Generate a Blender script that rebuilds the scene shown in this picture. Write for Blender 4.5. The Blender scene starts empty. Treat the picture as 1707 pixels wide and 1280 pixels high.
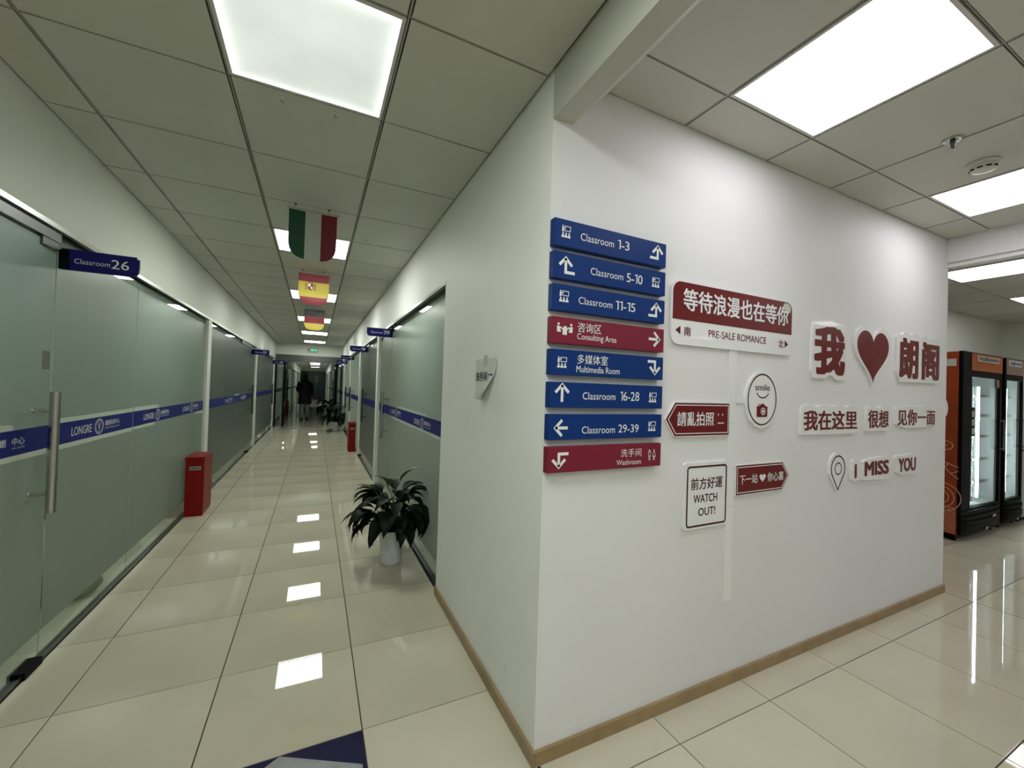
import bpy, bmesh, math, random
from mathutils import Vector, Matrix
random.seed(7)
S = bpy.context.scene
C = S.collection
V = Vector

# ------------------------------------------------------------------ camera, world, exposure
cam_d = bpy.data.cameras.new('camera'); cam = bpy.data.objects.new('camera', cam_d); C.objects.link(cam)
cam_d.sensor_fit = 'HORIZONTAL'; cam_d.sensor_width = 36.0; cam_d.lens = 678.97 / 1707 * 36
cam_d.clip_start = .05; cam_d.clip_end = 200
YAW, PITCH, ROLL = .4493, .0123, .0318
fw = V((math.sin(YAW)*math.cos(PITCH), math.cos(YAW)*math.cos(PITCH), math.sin(PITCH)))
rt = V((math.cos(YAW), -math.sin(YAW), 0)); up = rt.cross(fw)
cr, sr = math.cos(ROLL), math.sin(ROLL)
Rv, Uv = rt*cr + up*sr, up*cr - rt*sr
m = Matrix((Rv, Uv, -fw)).transposed().to_4x4(); m.translation = (0, 0, 1.4163)
cam.matrix_world = m
S.camera = cam
w = bpy.data.worlds.new('world'); S.world = w; w.use_nodes = True
w.node_tree.nodes['Background'].inputs[0].default_value = (.75, .85, .82, 1)
w.node_tree.nodes['Background'].inputs[1].default_value = .0
S.view_settings.view_transform = 'Standard'; S.view_settings.look = 'None'
S.view_settings.gamma = 1; S.view_settings.use_curve_mapping = False
S.view_settings.exposure = 0.8
E_COR, E_HALL, E_ROOM, E_DIM = 11.5, 4.2, 9.0, 3.0

# ------------------------------------------------------------------ materials
def mat(name, col, rough=.5, metal=0, coat=0, noise=None, spec=.5, bump=None, emit=None, coatr=.03):
    M = bpy.data.materials.new(name); M.use_nodes = True
    nt = M.node_tree; b = nt.nodes['Principled BSDF']
    b.inputs['Base Color'].default_value = (*col, 1); b.inputs['Roughness'].default_value = rough
    b.inputs['Metallic'].default_value = metal; b.inputs['Coat Weight'].default_value = coat
    b.inputs['Coat Roughness'].default_value = coatr
    b.inputs['Specular IOR Level'].default_value = spec
    if emit:
        b.inputs['Emission Color'].default_value = (*emit[:3], 1); b.inputs['Emission Strength'].default_value = emit[3]
    if noise:                                    # (scale, amount) mottling of the colour
        tc = nt.nodes.new('ShaderNodeTexCoord'); n = nt.nodes.new('ShaderNodeTexNoise')
        n.inputs['Scale'].default_value = noise[0]; n.inputs['Detail'].default_value = 6
        r = nt.nodes.new('ShaderNodeMix'); r.data_type = 'RGBA'
        a = noise[1]; c2 = noise[2] if len(noise) > 2 else tuple(c*(1-a) for c in col)
        r.inputs[6].default_value = (*[min(1, c*(1+a*.3)) for c in col], 1); r.inputs[7].default_value = (*c2, 1)
        mr = nt.nodes.new('ShaderNodeMapRange'); mr.inputs[1].default_value = .4; mr.inputs[2].default_value = .75
        nt.links.new(tc.outputs['Object'], n.inputs['Vector']); nt.links.new(n.outputs['Fac'], mr.inputs[0])
        nt.links.new(mr.outputs[0], r.inputs[0]); nt.links.new(r.outputs[2], b.inputs['Base Color'])
    if bump:
        tc = nt.nodes.new('ShaderNodeTexCoord'); n = nt.nodes.new('ShaderNodeTexNoise')
        n.inputs['Scale'].default_value = bump[0]; bp = nt.nodes.new('ShaderNodeBump')
        bp.inputs['Strength'].default_value = bump[1]; bp.inputs['Distance'].default_value = .002
        nt.links.new(tc.outputs['Object'], n.inputs['Vector']); nt.links.new(n.outputs['Fac'], bp.inputs['Height'])
        nt.links.new(bp.outputs[0], b.inputs['Normal'])
    return M

def clear_glass(name, tint):
    M = bpy.data.materials.new(name); M.use_nodes = True; nt = M.node_tree; nt.nodes.clear()
    o = nt.nodes.new('ShaderNodeOutputMaterial'); mx = nt.nodes.new('ShaderNodeMixShader')
    t = nt.nodes.new('ShaderNodeBsdfTransparent'); t.inputs[0].default_value = (*tint, 1)
    g = nt.nodes.new('ShaderNodeBsdfGlossy'); g.inputs['Roughness'].default_value = 0.02
    lw = nt.nodes.new('ShaderNodeLayerWeight'); lw.inputs[0].default_value = .5       # Schlick curve, the same from both faces
    pw = nt.nodes.new('ShaderNodeMath'); pw.operation = 'POWER'; pw.inputs[1].default_value = 5
    f = nt.nodes.new('ShaderNodeMath'); f.operation = 'MULTIPLY_ADD'; f.inputs[1].default_value = .9; f.inputs[2].default_value = .035
    nt.links.new(lw.outputs['Facing'], pw.inputs[0]); nt.links.new(pw.outputs[0], f.inputs[0])
    nt.links.new(f.outputs[0], mx.inputs[0]); nt.links.new(t.outputs[0], mx.inputs[1]); nt.links.new(g.outputs[0], mx.inputs[2])
    nt.links.new(mx.outputs[0], o.inputs[0]); return M

def frost_film(name, col, tcol, mixf):
    M = bpy.data.materials.new(name); M.use_nodes = True; nt = M.node_tree
    b = nt.nodes['Principled BSDF']; o = nt.nodes['Material Output']
    b.inputs['Base Color'].default_value = (*col, 1); b.inputs['Roughness'].default_value = .38
    b.inputs['Coat Weight'].default_value = .35; b.inputs['Coat Roughness'].default_value = .22
    tl = nt.nodes.new('ShaderNodeBsdfTranslucent'); tl.inputs[0].default_value = (*tcol, 1)
    mx = nt.nodes.new('ShaderNodeMixShader'); mx.inputs[0].default_value = mixf
    tc = nt.nodes.new('ShaderNodeTexCoord'); mp = nt.nodes.new('ShaderNodeMapping'); mp.inputs['Scale'].default_value = (1, 2.5, .25)
    n = nt.nodes.new('ShaderNodeTexNoise'); n.inputs['Scale'].default_value = 3; n.inputs['Detail'].default_value = 4
    cm = nt.nodes.new('ShaderNodeMix'); cm.data_type = 'RGBA'
    cm.inputs[6].default_value = (*[c*.8 for c in col], 1); cm.inputs[7].default_value = (*[min(1, c*1.2) for c in col], 1)
    L = nt.links.new
    L(tc.outputs['Object'], mp.inputs[0]); L(mp.outputs[0], n.inputs['Vector']); L(n.outputs['Fac'], cm.inputs[0]); L(cm.outputs[2], b.inputs['Base Color'])
    L(b.outputs[0], mx.inputs[1]); L(tl.outputs[0], mx.inputs[2]); L(mx.outputs[0], o.inputs[0])
    return M

def emission(name, col, st):
    M = bpy.data.materials.new(name); M.use_nodes = True; nt = M.node_tree; nt.nodes.clear()
    o = nt.nodes.new('ShaderNodeOutputMaterial'); e = nt.nodes.new('ShaderNodeEmission')
    e.inputs[0].default_value = (*col, 1); e.inputs[1].default_value = st
    nt.links.new(e.outputs[0], o.inputs[0]); return M

M = {}
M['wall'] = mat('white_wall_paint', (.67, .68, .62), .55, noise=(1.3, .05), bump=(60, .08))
M['wall_pier'] = mat('lightened_pier_paint', (.88, .89, .87), .55, noise=(1.3, .05), bump=(60, .08))  # wall paint made paler here to stand in for missing light
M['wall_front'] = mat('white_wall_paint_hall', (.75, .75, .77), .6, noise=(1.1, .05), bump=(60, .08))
M['ceil'] = mat('ceiling_panel_paint', (.55, .55, .495), .6, noise=(2, .04))
M['ceil_dark'] = mat('dark_ceiling_void', (.03, .03, .03), .9)
M['runner'] = mat('ceiling_runner', (.34, .34, .31), .45, metal=.3)
M['tile'] = mat('polished_cream_tile', (.56, .515, .41), .02, noise=(.9, .16), spec=.5)
M['grout'] = mat('dark_grout', (.035, .032, .028), .8)
M['tile_navy'] = mat('navy_polished_tile', (.012, .012, .05), .08)
M['tile_grey'] = mat('grey_polished_inlay', (.30, .30, .32), .1, noise=(14, .2))
M['base'] = mat('oak_baseboard', (.31, .215, .105), .4, noise=(9, .25))
M['steel'] = mat('brushed_stainless', (.52, .50, .46), .24, metal=1)
M['steel_dark'] = mat('dark_aluminium', (.10, .105, .10), .35, metal=.7)
M['chrome_strip'] = mat('bright_metal_strip', (.38, .38, .36), .3, metal=.85)
M['black'] = mat('black_plastic', (.002, .002, .003), .5, spec=.06)
M['glass'] = clear_glass('clear_glass', (.88, .94, .90))
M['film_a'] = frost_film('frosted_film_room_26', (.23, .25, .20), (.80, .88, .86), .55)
M['film_b'] = frost_film('frosted_film_darkened', (.15, .175, .15), (.46, .52, .49), .4)  # same film in darker colours, so the rooms behind look dim
M['film_r'] = frost_film('frosted_film_right', (.31, .335, .285), (.88, .93, .90), .64)  # paler, more translucent copy, so the glass looks lit from behind
M['film_pale'] = mat('pale_clear_film', (.52, .58, .50), .3)
M['band'] = mat('blue_band_film', (.003, .009, .14), .5, spec=.25)
M['band_text'] = mat('white_print', (.62, .64, .66), .5)
M['blue'] = mat('blue_sign_enamel', (.002, .030, .17), .45, spec=.2)
M['maroon'] = mat('maroon_sign_enamel', (.19, .009, .032), .4, spec=.35)
M['navy'] = mat('navy_sign_plastic', (.003, .003, .12), .35, spec=.25)
M['white_print'] = mat('white_sign_print', (.78, .80, .82), .5)
M['acrylic'] = mat('white_acrylic', (.82, .83, .84), .25, coat=.3)
M['red_acr'] = mat('red_acrylic', (.135, .007, .009), .3, spec=.3)
M['red_print'] = mat('dark_red_print', (.13, .008, .010), .6, spec=.2)
M['dark_print'] = mat('dark_print', (.05, .006, .009), .6, spec=.2)
M['paper'] = mat('white_paper', (.68, .70, .68), .7)
M['tape'] = mat('frosted_tape', (.52, .54, .48), .4)
M['ink'] = mat('black_ink', (.01, .01, .01), .6)
M['redbox'] = mat('red_painted_metal', (.21, .005, .003), .4, spec=.2)
M['label'] = mat('grey_label', (.42, .42, .36), .5)
M['label_dark'] = mat('dark_label_window', (.12, .14, .10), .5)
M['pot'] = mat('white_ceramic', (.66, .67, .68), .3, coat=.4)
M['soil'] = mat('dark_soil', (.02, .015, .01), .9)
M['leaf'] = mat('dark_green_leaf', (.004, .009, .003), .5, spec=.15, noise=(8, .3))
M['leaf_light'] = mat('fresh_green_leaf', (.10, .17, .03), .35, noise=(8, .2))
M['stem'] = mat('leaf_stalk', (.05, .08, .02), .5)
M['f_green'] = mat('green_cloth', (.004, .06, .025), .6)
M['f_white'] = mat('white_cloth', (.50, .53, .46), .6)
M['f_red'] = mat('red_cloth', (.16, .006, .016), .6)
M['f_crimson'] = mat('crimson_cloth', (.30, .012, .03), .5)
M['f_yellow'] = mat('yellow_cloth', (.72, .55, .07), .5)
M['f_black'] = mat('black_cloth', (.01, .012, .01), .4)
M['orange'] = mat('orange_side_print', (.26, .043, .010), .5, spec=.2, noise=(3, .15))
M['orange_b'] = mat('orange_header_print', (.40, .10, .022), .45, spec=.2, noise=(5, .25))
M['brown_b'] = mat('brown_header_print', (.20, .11, .07), .35, noise=(5, .25))
M['peach'] = mat('peach_line_print', (.75, .36, .24), .5)
M['fr_in'] = mat('fridge_liner', (.62, .66, .66), .4)
M['fr_glass'] = clear_glass('fridge_glass', (.86, .93, .92))
M['led'] = emission('cool_led_strip', (.90, .95, 1), 26)
M['diff_c'] = emission('corridor_light_diffuser', (.95, 1.0, .90), E_COR)
M['diff_h'] = emission('hall_light_diffuser', (1.0, .985, 1.0), E_HALL)
M['diff_r'] = emission('classroom_light_diffuser', (.95, 1.0, .98), E_ROOM)
M['diff_r2'] = emission('dim_classroom_diffuser', (.93, 1.0, .95), E_DIM)
# the nearest corridor panel is failing: weak, mottled, brighter along its lit edges
M['diff_weak'] = emission('failing_light_diffuser', (.93, 1.0, .90), 1.0)
nt = M['diff_weak'].node_tree; em_ = nt.nodes['Emission']
tc = nt.nodes.new('ShaderNodeTexCoord'); nz = nt.nodes.new('ShaderNodeTexNoise'); nz.inputs['Scale'].default_value = 2.2; nz.inputs['Detail'].default_value = 3
sp = nt.nodes.new('ShaderNodeSeparateXYZ'); nt.links.new(tc.outputs['Generated'], sp.inputs[0]); nt.links.new(tc.outputs['Object'], nz.inputs['Vector'])
def math_(op, a, b):
    q = nt.nodes.new('ShaderNodeMath'); q.operation = op
    for i, v in enumerate((a, b)):
        if isinstance(v, (int, float)): q.inputs[i].default_value = v
        else: nt.links.new(v, q.inputs[i])
    return q.outputs[0]
ex_ = math_('MAXIMUM', math_('ABSOLUTE', math_('SUBTRACT', sp.outputs[0], .5), 0), math_('ABSOLUTE', math_('SUBTRACT', sp.outputs[1], .5), 0))
edge = math_('POWER', math_('MULTIPLY', ex_, 2.0), 14)
st = math_('ADD', math_('ADD', math_('MULTIPLY', nz.outputs['Fac'], .26), .32), math_('MULTIPLY', edge, .5))
nt.links.new(st, em_.inputs[1])
M['alu'] = mat('white_light_frame', (.60, .60, .57), .4)
M['exit'] = emission('green_exit_glow', (.10, .60, .32), .45)
M['exit_w'] = emission('white_exit_glow', (.75, 1, .85), .6)
M['dark_wall'] = mat('dark_end_wall', (.018, .02, .026), .35, noise=(2, .3))
M['dark_blue'] = mat('dark_blue_panel', (.012, .03, .06), .4)
M['grey_box'] = mat('pale_grey_metal', (.45, .46, .50), .4)
M['brown'] = mat('brown_carton', (.20, .10, .05), .6)
M['plum'] = mat('dark_fabric', (.02, .02, .025), .8)
M['chair_green'] = mat('green_cushion', (.06, .15, .03), .7)

# ------------------------------------------------------------------ mesh helpers
class MB:
    def __init__(s): s.v = []; s.f = []
    def add(s, vs, fs):
        k = len(s.v); s.v += [tuple(p) for p in vs]; s.f += [tuple(i+k for i in f) for f in fs]; return s
    def box(s, x0, y0, z0, x1, y1, z1):
        x0, x1 = sorted((x0, x1)); y0, y1 = sorted((y0, y1)); z0, z1 = sorted((z0, z1))
        return s.add([(x0,y0,z0),(x1,y0,z0),(x1,y1,z0),(x0,y1,z0),(x0,y0,z1),(x1,y0,z1),(x1,y1,z1),(x0,y1,z1)],
                     [(0,3,2,1),(4,5,6,7),(0,1,5,4),(1,2,6,5),(2,3,7,6),(3,0,4,7)])
    def tube(s, pts, r, n=10, caps=True):
        pts = [V(p) for p in pts]; rr = r if isinstance(r, (list, tuple)) else [r]*len(pts)
        vs = []; fs = []; prev = None
        for i, p in enumerate(pts):
            t = (pts[min(i+1, len(pts)-1)] - pts[max(i-1, 0)]).normalized()
            a = prev if prev is not None and abs(prev.dot(t)) < .95 else (V((0,0,1)) if abs(t.z) < .9 else V((1,0,0)))
            u = (a - t*a.dot(t)).normalized(); q = t.cross(u); prev = u
            for k in range(n):
                an = 2*math.pi*k/n; vs.append(p + (u*math.cos(an) + q*math.sin(an))*rr[i])
        for i in range(len(pts)-1):
            for k in range(n):
                k2 = (k+1) % n; fs.append((i*n+k, i*n+k2, (i+1)*n+k2, (i+1)*n+k))
        if caps: fs += [tuple(range(n))[::-1], tuple(range((len(pts)-1)*n, len(pts)*n))]
        return s.add(vs, fs)
    def lathe(s, prof, c=(0,0,0), n=32):
        vs = []; fs = []
        for r, z in prof:
            for k in range(n):
                a = 2*math.pi*k/n; vs.append((c[0]+r*math.cos(a), c[1]+r*math.sin(a), c[2]+z))
        for i in range(len(prof)-1):
            for k in range(n):
                k2 = (k+1) % n; fs.append((i*n+k, i*n+k2, (i+1)*n+k2, (i+1)*n+k))
        return s.add(vs, fs)
    # flat shapes in a frame
    def flat(s, fr, pts, d=0):
        vs = [fr.p(u, v, d) for u, v in pts]; return s.add(vs, [tuple(range(len(pts)))])
    def plate(s, fr, pts, d0, d1):
        n = len(pts)
        vs = [fr.p(u, v, d0) for u, v in pts] + [fr.p(u, v, d1) for u, v in pts]
        return s.add(vs, [tuple(range(n))[::-1], tuple(range(n, 2*n))] + [(i, (i+1) % n, n+(i+1) % n, n+i) for i in range(n)])
    def stroke(s, fr, pts, wd, d=0, closed=False):
        n = len(pts); P2 = [V(p) for p in pts]; L = []; Rr = []
        for i in range(n):
            a = P2[(i-1) % n] if (closed or i > 0) else P2[i]; b = P2[(i+1) % n] if (closed or i < n-1) else P2[i]
            t1 = (P2[i]-a); t2 = (b-P2[i])
            t1 = t1.normalized() if t1.length > 1e-9 else t2.normalized(); t2 = t2.normalized() if t2.length > 1e-9 else t1
            nn = V((-(t1.y+t2.y), t1.x+t2.x)); nn = nn.normalized() if nn.length > 1e-6 else V((-t1.y, t1.x))
            k = max(.5, nn.dot(V((-t1.y, t1.x)))); q = nn*(wd/2/k)
            L.append(P2[i]+q); Rr.append(P2[i]-q)
        vs = [fr.p(p.x, p.y, d) for p in L] + [fr.p(p.x, p.y, d) for p in Rr]
        m_ = n if closed else n-1
        return s.add(vs, [(n+i, n+(i+1) % n, (i+1) % n, i) for i in range(m_)])
    def build(s, name, material, parent=None, smooth=False, bevel=0, **props):
        o = org(parent)
        me = bpy.data.meshes.new(name)
        me.from_pydata([(x-o[0], y-o[1], z-o[2]) for x, y, z in s.v], [], s.f); me.update()
        if bevel:
            bm = bmesh.new(); bm.from_mesh(me)
            bmesh.ops.bevel(bm, geom=bm.edges[:], offset=bevel, segments=2, affect='EDGES', profile=.7, clamp_overlap=True)
            bm.to_mesh(me); bm.free()
        if smooth:
            for p in me.polygons: p.use_smooth = True
        me.materials.append(material)
        ob = bpy.data.objects.new(name, me); C.objects.link(ob)
        if parent: ob.parent = parent
        for k, v in props.items(): ob[k] = v
        return ob

def org(p):
    v = V((0, 0, 0))
    while p is not None: v = v + p.location; p = p.parent
    return v
def B(name, material, parent, *bx, **kw):
    b = MB()
    for q in bx: b.box(*q)
    return b.build(name, material, parent, **kw)
def thing(name, loc, label, cat, group=None):
    o = bpy.data.objects.new(name, None); o.empty_display_size = .1; C.objects.link(o); o.location = loc
    o['label'] = label; o['category'] = cat
    if group: o['group'] = group
    return o
def struct(name, b, material, **kw): return b.build(name, material, None, kind='structure', **kw)
def copy_tree(o, parent=None):
    c = o.copy(); C.objects.link(c); c.parent = parent
    for ch in list(o.children): copy_tree(ch, c)
    return c

class Fr:
    def __init__(s, O, R, U): s.O = V(O); s.R = V(R); s.U = V(U); s.N = s.R.cross(s.U)
    def p(s, u, v, d=0): return s.O + s.R*u + s.U*v + s.N*d
TXT = {}
def text(body, fr, box, material, parent, bold=0, name='lettering', d=.0012, keep=False, shear=0):
    key = body
    if key not in TXT and '1' in body and all(c in '0123456789-' for c in body) and len(body) > 1 or body == '1' and key not in TXT:
        vs2, fs2, X = [], [], 0.0                    # numbers set glyph by glyph, so that the 1 has its flag
        for c in body:
            g = '\uff11' if c == '1' else c
            if g not in TXT: text(g, fr, None, None, None)
            gv, gf = TXT[g]; a, b_ = min(v[0] for v in gv), max(v[0] for v in gv); k0 = len(vs2)
            if c == '1':
                lo, hi = min(v[1] for v in gv), max(v[1] for v in gv)
                xr = max(v[0] for v in gv if v[1] > hi-(hi-lo)*.03); xl = xr-.105          # the wide foot serif is drawn in to the stem
                gv = [(max(xl, min(xr, v[0])) if v[1] < lo+(hi-lo)*.3 else v[0], (v[1]-lo)/(hi-lo)*.70, 0) for v in gv]
                a, b_ = min(v[0] for v in gv), max(v[0] for v in gv)
            vs2 += [(v[0]-a+X, v[1], 0) for v in gv]; fs2 += [tuple(i+k0 for i in f) for f in gf]; X += b_-a+.07
        TXT[key] = (vs2, fs2)
    if key not in TXT:
        cu = bpy.data.curves.new('t', 'FONT'); cu.body = body; cu.size = 1; cu.resolution_u = 3
        ob = bpy.data.objects.new('t', cu); C.objects.link(ob); bpy.context.view_layer.update()
        me = bpy.data.meshes.new_from_object(ob.evaluated_get(bpy.context.evaluated_depsgraph_get()))
        TXT[key] = ([tuple(v.co) for v in me.vertices], [tuple(p.vertices) for p in me.polygons])
        bpy.data.objects.remove(ob); bpy.data.curves.remove(cu); bpy.data.meshes.remove(me)
    if box is None: return None
    vs, fs = TXT[key]
    if not vs: return None
    x0, x1 = min(v[0] for v in vs), max(v[0] for v in vs); y0, y1 = min(v[1] for v in vs), max(v[1] for v in vs)
    u0, v0, u1, v1 = box; sx = (u1-u0)/(x1-x0); sy = (v1-v0)/(y1-y0) if y1 > y0 else 1
    if keep: sx = sy = min(sx, sy); u0 = (u0+u1)/2 - (x1-x0)*sx/2; v0 = (v0+v1)/2 - (y1-y0)*sy/2
    # heavier weights: the same glyph outline laid down a few times, each shifted by a fraction of the stroke
    bx = bold; by = bold*.6; sx = (u1-u0)/(x1-x0+2*bx) if not keep else sx; sy = (v1-v0)/(y1-y0+2*by) if (y1 > y0 and not keep) else sy
    sh = [(0, 0)] if bold < .003 else ([(-1, 0), (1, 0)] if bold < .009 else ([(-1, -1), (1, 1), (1, -1), (-1, 1)] if bold < .026 else [(i, j) for i in (-1, 0, 1) for j in (-1, 1)] + [(-1, 0), (1, 0)]))
    b = MB()
    for k, (i, j) in enumerate(sh):
        b.add([fr.p(u0+(x-x0+bx*(1+i))*sx, v0+(y-y0+by*(1+j))*sy, d+k*.00004) for x, y, _ in vs], fs)
    return b.build(name, material, parent)
def circ(cx, cy, r, n=28, ry=None, a0=0, a1=2*math.pi):
    ry = ry or r; full = abs(a1-a0-2*math.pi) < 1e-6; k = n if full else n+1
    return [(cx+r*math.cos(a0+(a1-a0)*i/n), cy+ry*math.sin(a0+(a1-a0)*i/n)) for i in range(k)]
def rrect(u0, v0, u1, v1, r, n=6):
    o = []
    for cx, cy, a in ((u1-r, v1-r, 0), (u0+r, v1-r, 90), (u0+r, v0+r, 180), (u1-r, v0+r, 270)):
        for i in range(n+1):
            t = math.radians(a+90*i/n); o.append((cx+r*math.cos(t), cy+r*math.sin(t)))
    return o
def smooth_poly(pts, it=2):
    for _ in range(it):
        q = []
        for i in range(len(pts)):
            a, b = pts[i], pts[(i+1) % len(pts)]
            q += [(a[0]*.75+b[0]*.25, a[1]*.75+b[1]*.25), (a[0]*.25+b[0]*.75, a[1]*.25+b[1]*.75)]
        pts = q
    return pts
def heart(u0, v0, u1, v1, n=48):
    pts = []
    for i in range(n):
        t = -2*math.pi*i/n; x = 16*math.sin(t)**3; y = 13*math.cos(t)-5*math.cos(2*t)-2*math.cos(3*t)-math.cos(4*t)
        pts.append((x, y))
    xs = [p[0] for p in pts]; ys = [p[1] for p in pts]
    return [(u0+(x-min(xs))/(max(xs)-min(xs))*(u1-u0), v0+(y-min(ys))/(max(ys)-min(ys))*(v1-v0)) for x, y in pts]

# ------------------------------------------------------------------ dimensions of the place
XL, XR, YS, XE = -1.158, .789, 1.3458, 4.288          # corridor faces, sign wall, its far end
ZC, ZH = 2.65, 2.145                                   # ceiling, header bottom
YB, YP, YF = -4.5, 14.8, 39.0                          # back, portal, corridor end
GL, GR = -1.19, .83                                    # glass planes
X2 = 9.4                                               # far wall of the hall

# floor --------------------------------------------------------------
fb = MB(); fb.box(-5.2, YB-.1, -.1, X2+.1, YF+.2, -.008)
floor = struct('floor', fb, M['grout'])
TP = .5803; tx0, ty0 = -.9396, 2.3478
cells = []
def cut(lo, hi, a0, p):
    k = math.floor((lo-a0)/p + 1e-6); out = []
    while a0+k*p < hi-1e-4:
        a, b = max(lo, a0+k*p), min(hi, a0+(k+1)*p)
        if b-a > .012: out.append((a, b))
        k += 1
    return out
zones = [(GL+.02, GR-.02, YB, YF, 'c'), (GR-.02, XE, YB, YS, 'h'), (XE, X2, YB, 2.36, 'h')]
rest = MB()
for x0, x1, y0, y1, zn in zones:
    for a, b in cut(x0, x1, tx0, TP):
        for c, d in cut(y0, y1, ty0, TP):
            seen = (c > .5 if zn == 'c' else (a > .7 and d > -1.4))
            dist = math.hypot((a+b)/2, (c+d)/2)
            cells.append((dist if seen else 1e3+dist, a, b, c, d))
cells.sort(); shared = {}
def tile_box(name, x0, x1, y0, y1, zt, th, gap, material, parent, gx=None):
    gx = gx if gx is not None else gap
    w_, h_ = round(x1-x0-gx, 3), round(y1-y0-gap, 3); key = (name, w_, h_)
    if key not in shared:
        b = MB(); b.box(-w_/2, -h_/2, -th, w_/2, h_/2, 0)
        ob = b.build(name, material, parent); shared[key] = ob.data
    else:
        ob = bpy.data.objects.new(name, shared[key]); C.objects.link(ob); ob.parent = parent
    ob.location = ((x0+x1)/2, (y0+y1)/2, zt); return ob
nt_ = 0
for dist, a, b, c, d in cells:
    if abs(b-.2210) < .01 and abs(d-1.7671) < .01: continue        # the navy tile is set here
    if dist < 1e3 and nt_ < 290 and (b-a) > .03:
        tile_box('tile', a, b, c, d, 0, .008, .005, M['tile'], floor); nt_ += 1
    else: rest.box(a+.0018, c+.0018, -.008, b-.0018, d-.0018, 0)
rest.build('far_tiles', M['tile'], floor, kind='stuff')
navy = B('inlay_tile', M['tile_navy'], floor, (-.3575, 1.1893, -.008, .2193, 1.7655, 0))
navy['label'] = 'navy blue tile with a pale grey angular inlay'
FL = Fr((0, 0, .0006), (1, 0, 0), (0, 1, 0))
b = MB(); b.flat(FL, [(-.074, 1.7645), (-.30, 1.62), (-.33, 1.25), (.205, 1.25), (.206, 1.607)]); b.build('inlay', M['tile_grey'], navy)
# classroom floors
b = MB()
for x0, x1, y0, y1 in ((-5.0, GL-.02, YB, YF), (GR+.02, 4.2, YS+.12, YF)):
    for a, c in cut(x0, x1, tx0, TP):
        for d, e in cut(y0, y1, ty0, TP): b.box(a+.0018, d+.0018, -.008, c-.0018, e-.0018, 0)
b.build('classroom_tiles', M['tile'], floor, kind='stuff')

# ceiling ------------------------------------------------------------
cb = MB(); cb.box(-5.2, YB-.1, ZC+.012, X2+.1, YF+.2, ZC+.1)
ceiling = struct('ceiling', cb, M['ceil_dark'])
cx0, cy0 = -.9604, 1.9822
LC = [(-.36, .24, 1.3822+2.4*k) for k in range(-2, 6)] + [(-.36, .24, .1822)]               # corridor lights (x0, x1, y0); last one added out of view to brighten the pier
LF = [(-.36, .24, y) for y in (28.3822, 30.7822, 35.5822)]
LH = [(1.487, 2.080, .527), (3.267, 3.860, .527), (1.487, 2.080, -1.873), (3.267, 3.860, -1.873), (1.487, 2.080, -3.673), (3.267, 3.860, -3.673),
      (5.300, 5.930, 1.170), (7.19, 7.82, 1.170), (5.300, 5.930, -1.23), (7.19, 7.82, -1.23), (5.3, 5.93, -3.63), (7.19, 7.82, -3.63)]
def is_light(a, c, L): return any(abs(a-l[0]) < .1 and abs(c-l[2]) < .1 for l in L)
cc = []
for a, b_ in cut(XL, XR, cx0, .6009):
    for c, d in cut(YB, YP, cy0, .6):
        if not is_light(a, c, LC): cc.append((math.hypot(a, c) + (0 if c > .5 else 50), a, b_, c, d))
for a, b_ in cut(1.036, 4.26, 1.4867, .5933):
    for c, d in cut(YB, YS, 1.127, .6):
        if not is_light(a, c, LH): cc.append((math.hypot(a, c) + (0 if c > -1 else 50), a, b_, c, d))
for a, b_ in cut(4.36, X2, 5.300, .63):
    for c, d in cut(YB, 2.36, 1.17, .6):
        if not is_light(a, c, LH): cc.append((math.hypot(a, c) + (0 if c > -1 else 50), a, b_, c, d))
cc.sort(); crest = MB()
for i, (q, a, b_, c, d) in enumerate(cc):
    if i < 200 and b_-a > .05 and d-c > .05: tile_box('ceiling_panel', a, b_, c, d, ZC+.009, .009, .011, M['ceil'], ceiling, gx=.017)
    else: crest.box(a+.008, c+.0025, ZC, b_-.008, d-.0025, ZC+.009)
for a, b_ in cut(XL, XR, cx0, .6009):
    for c, d in cut(YP+.1, YF, cy0, .6):
        if not is_light(a, c, LF): crest.box(a+.006, c+.003, ZC, b_-.006, d-.003, ZC+.009)
crest.box(-5.1, YB, ZC, XL-.05, YF, ZC+.009); crest.box(XR+.06, YS+.12, ZC, 4.25, YF, ZC+.009)
crest.build('far_ceiling_panels', M['ceil'], ceiling, kind='stuff')
for k in range(-2, 22):
    y = cy0+.6*k; B('grid_runner', M['runner'], ceiling, (XL, y-.0022, ZC+.003, XR, y+.0022, ZC+.012))
for k in range(-4, 1):
    y = 1.127+.6*k; B('grid_runner', M['runner'], ceiling, (1.036, y-.0022, ZC+.0035, 4.26, y+.0022, ZC+.012))
for (x_, y_, l_) in ((.33, 3.70, .03), (.38, 3.765, .015), (.44, 3.772, .016), (.50, 3.775, .014), (.535, 3.74, .028)):
    B('paint_chip', M['ceil_dark'], ceiling, (x_, y_, ZC-.0008, x_+l_, y_+.006, ZC+.001))
for x in (-.9604, -.3595, .2414): B('grid_runner', M['runner'], ceiling, (x-.0035, YB, ZC+.004, x+.0035, YP, ZC+.012))
for k in range(7):
    x = 1.487+.5933*k
    if x < 4.2: B('grid_runner', M['runner'], ceiling, (x-.004, YB, ZC+.003, x+.004, YS, ZC+.012))

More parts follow.
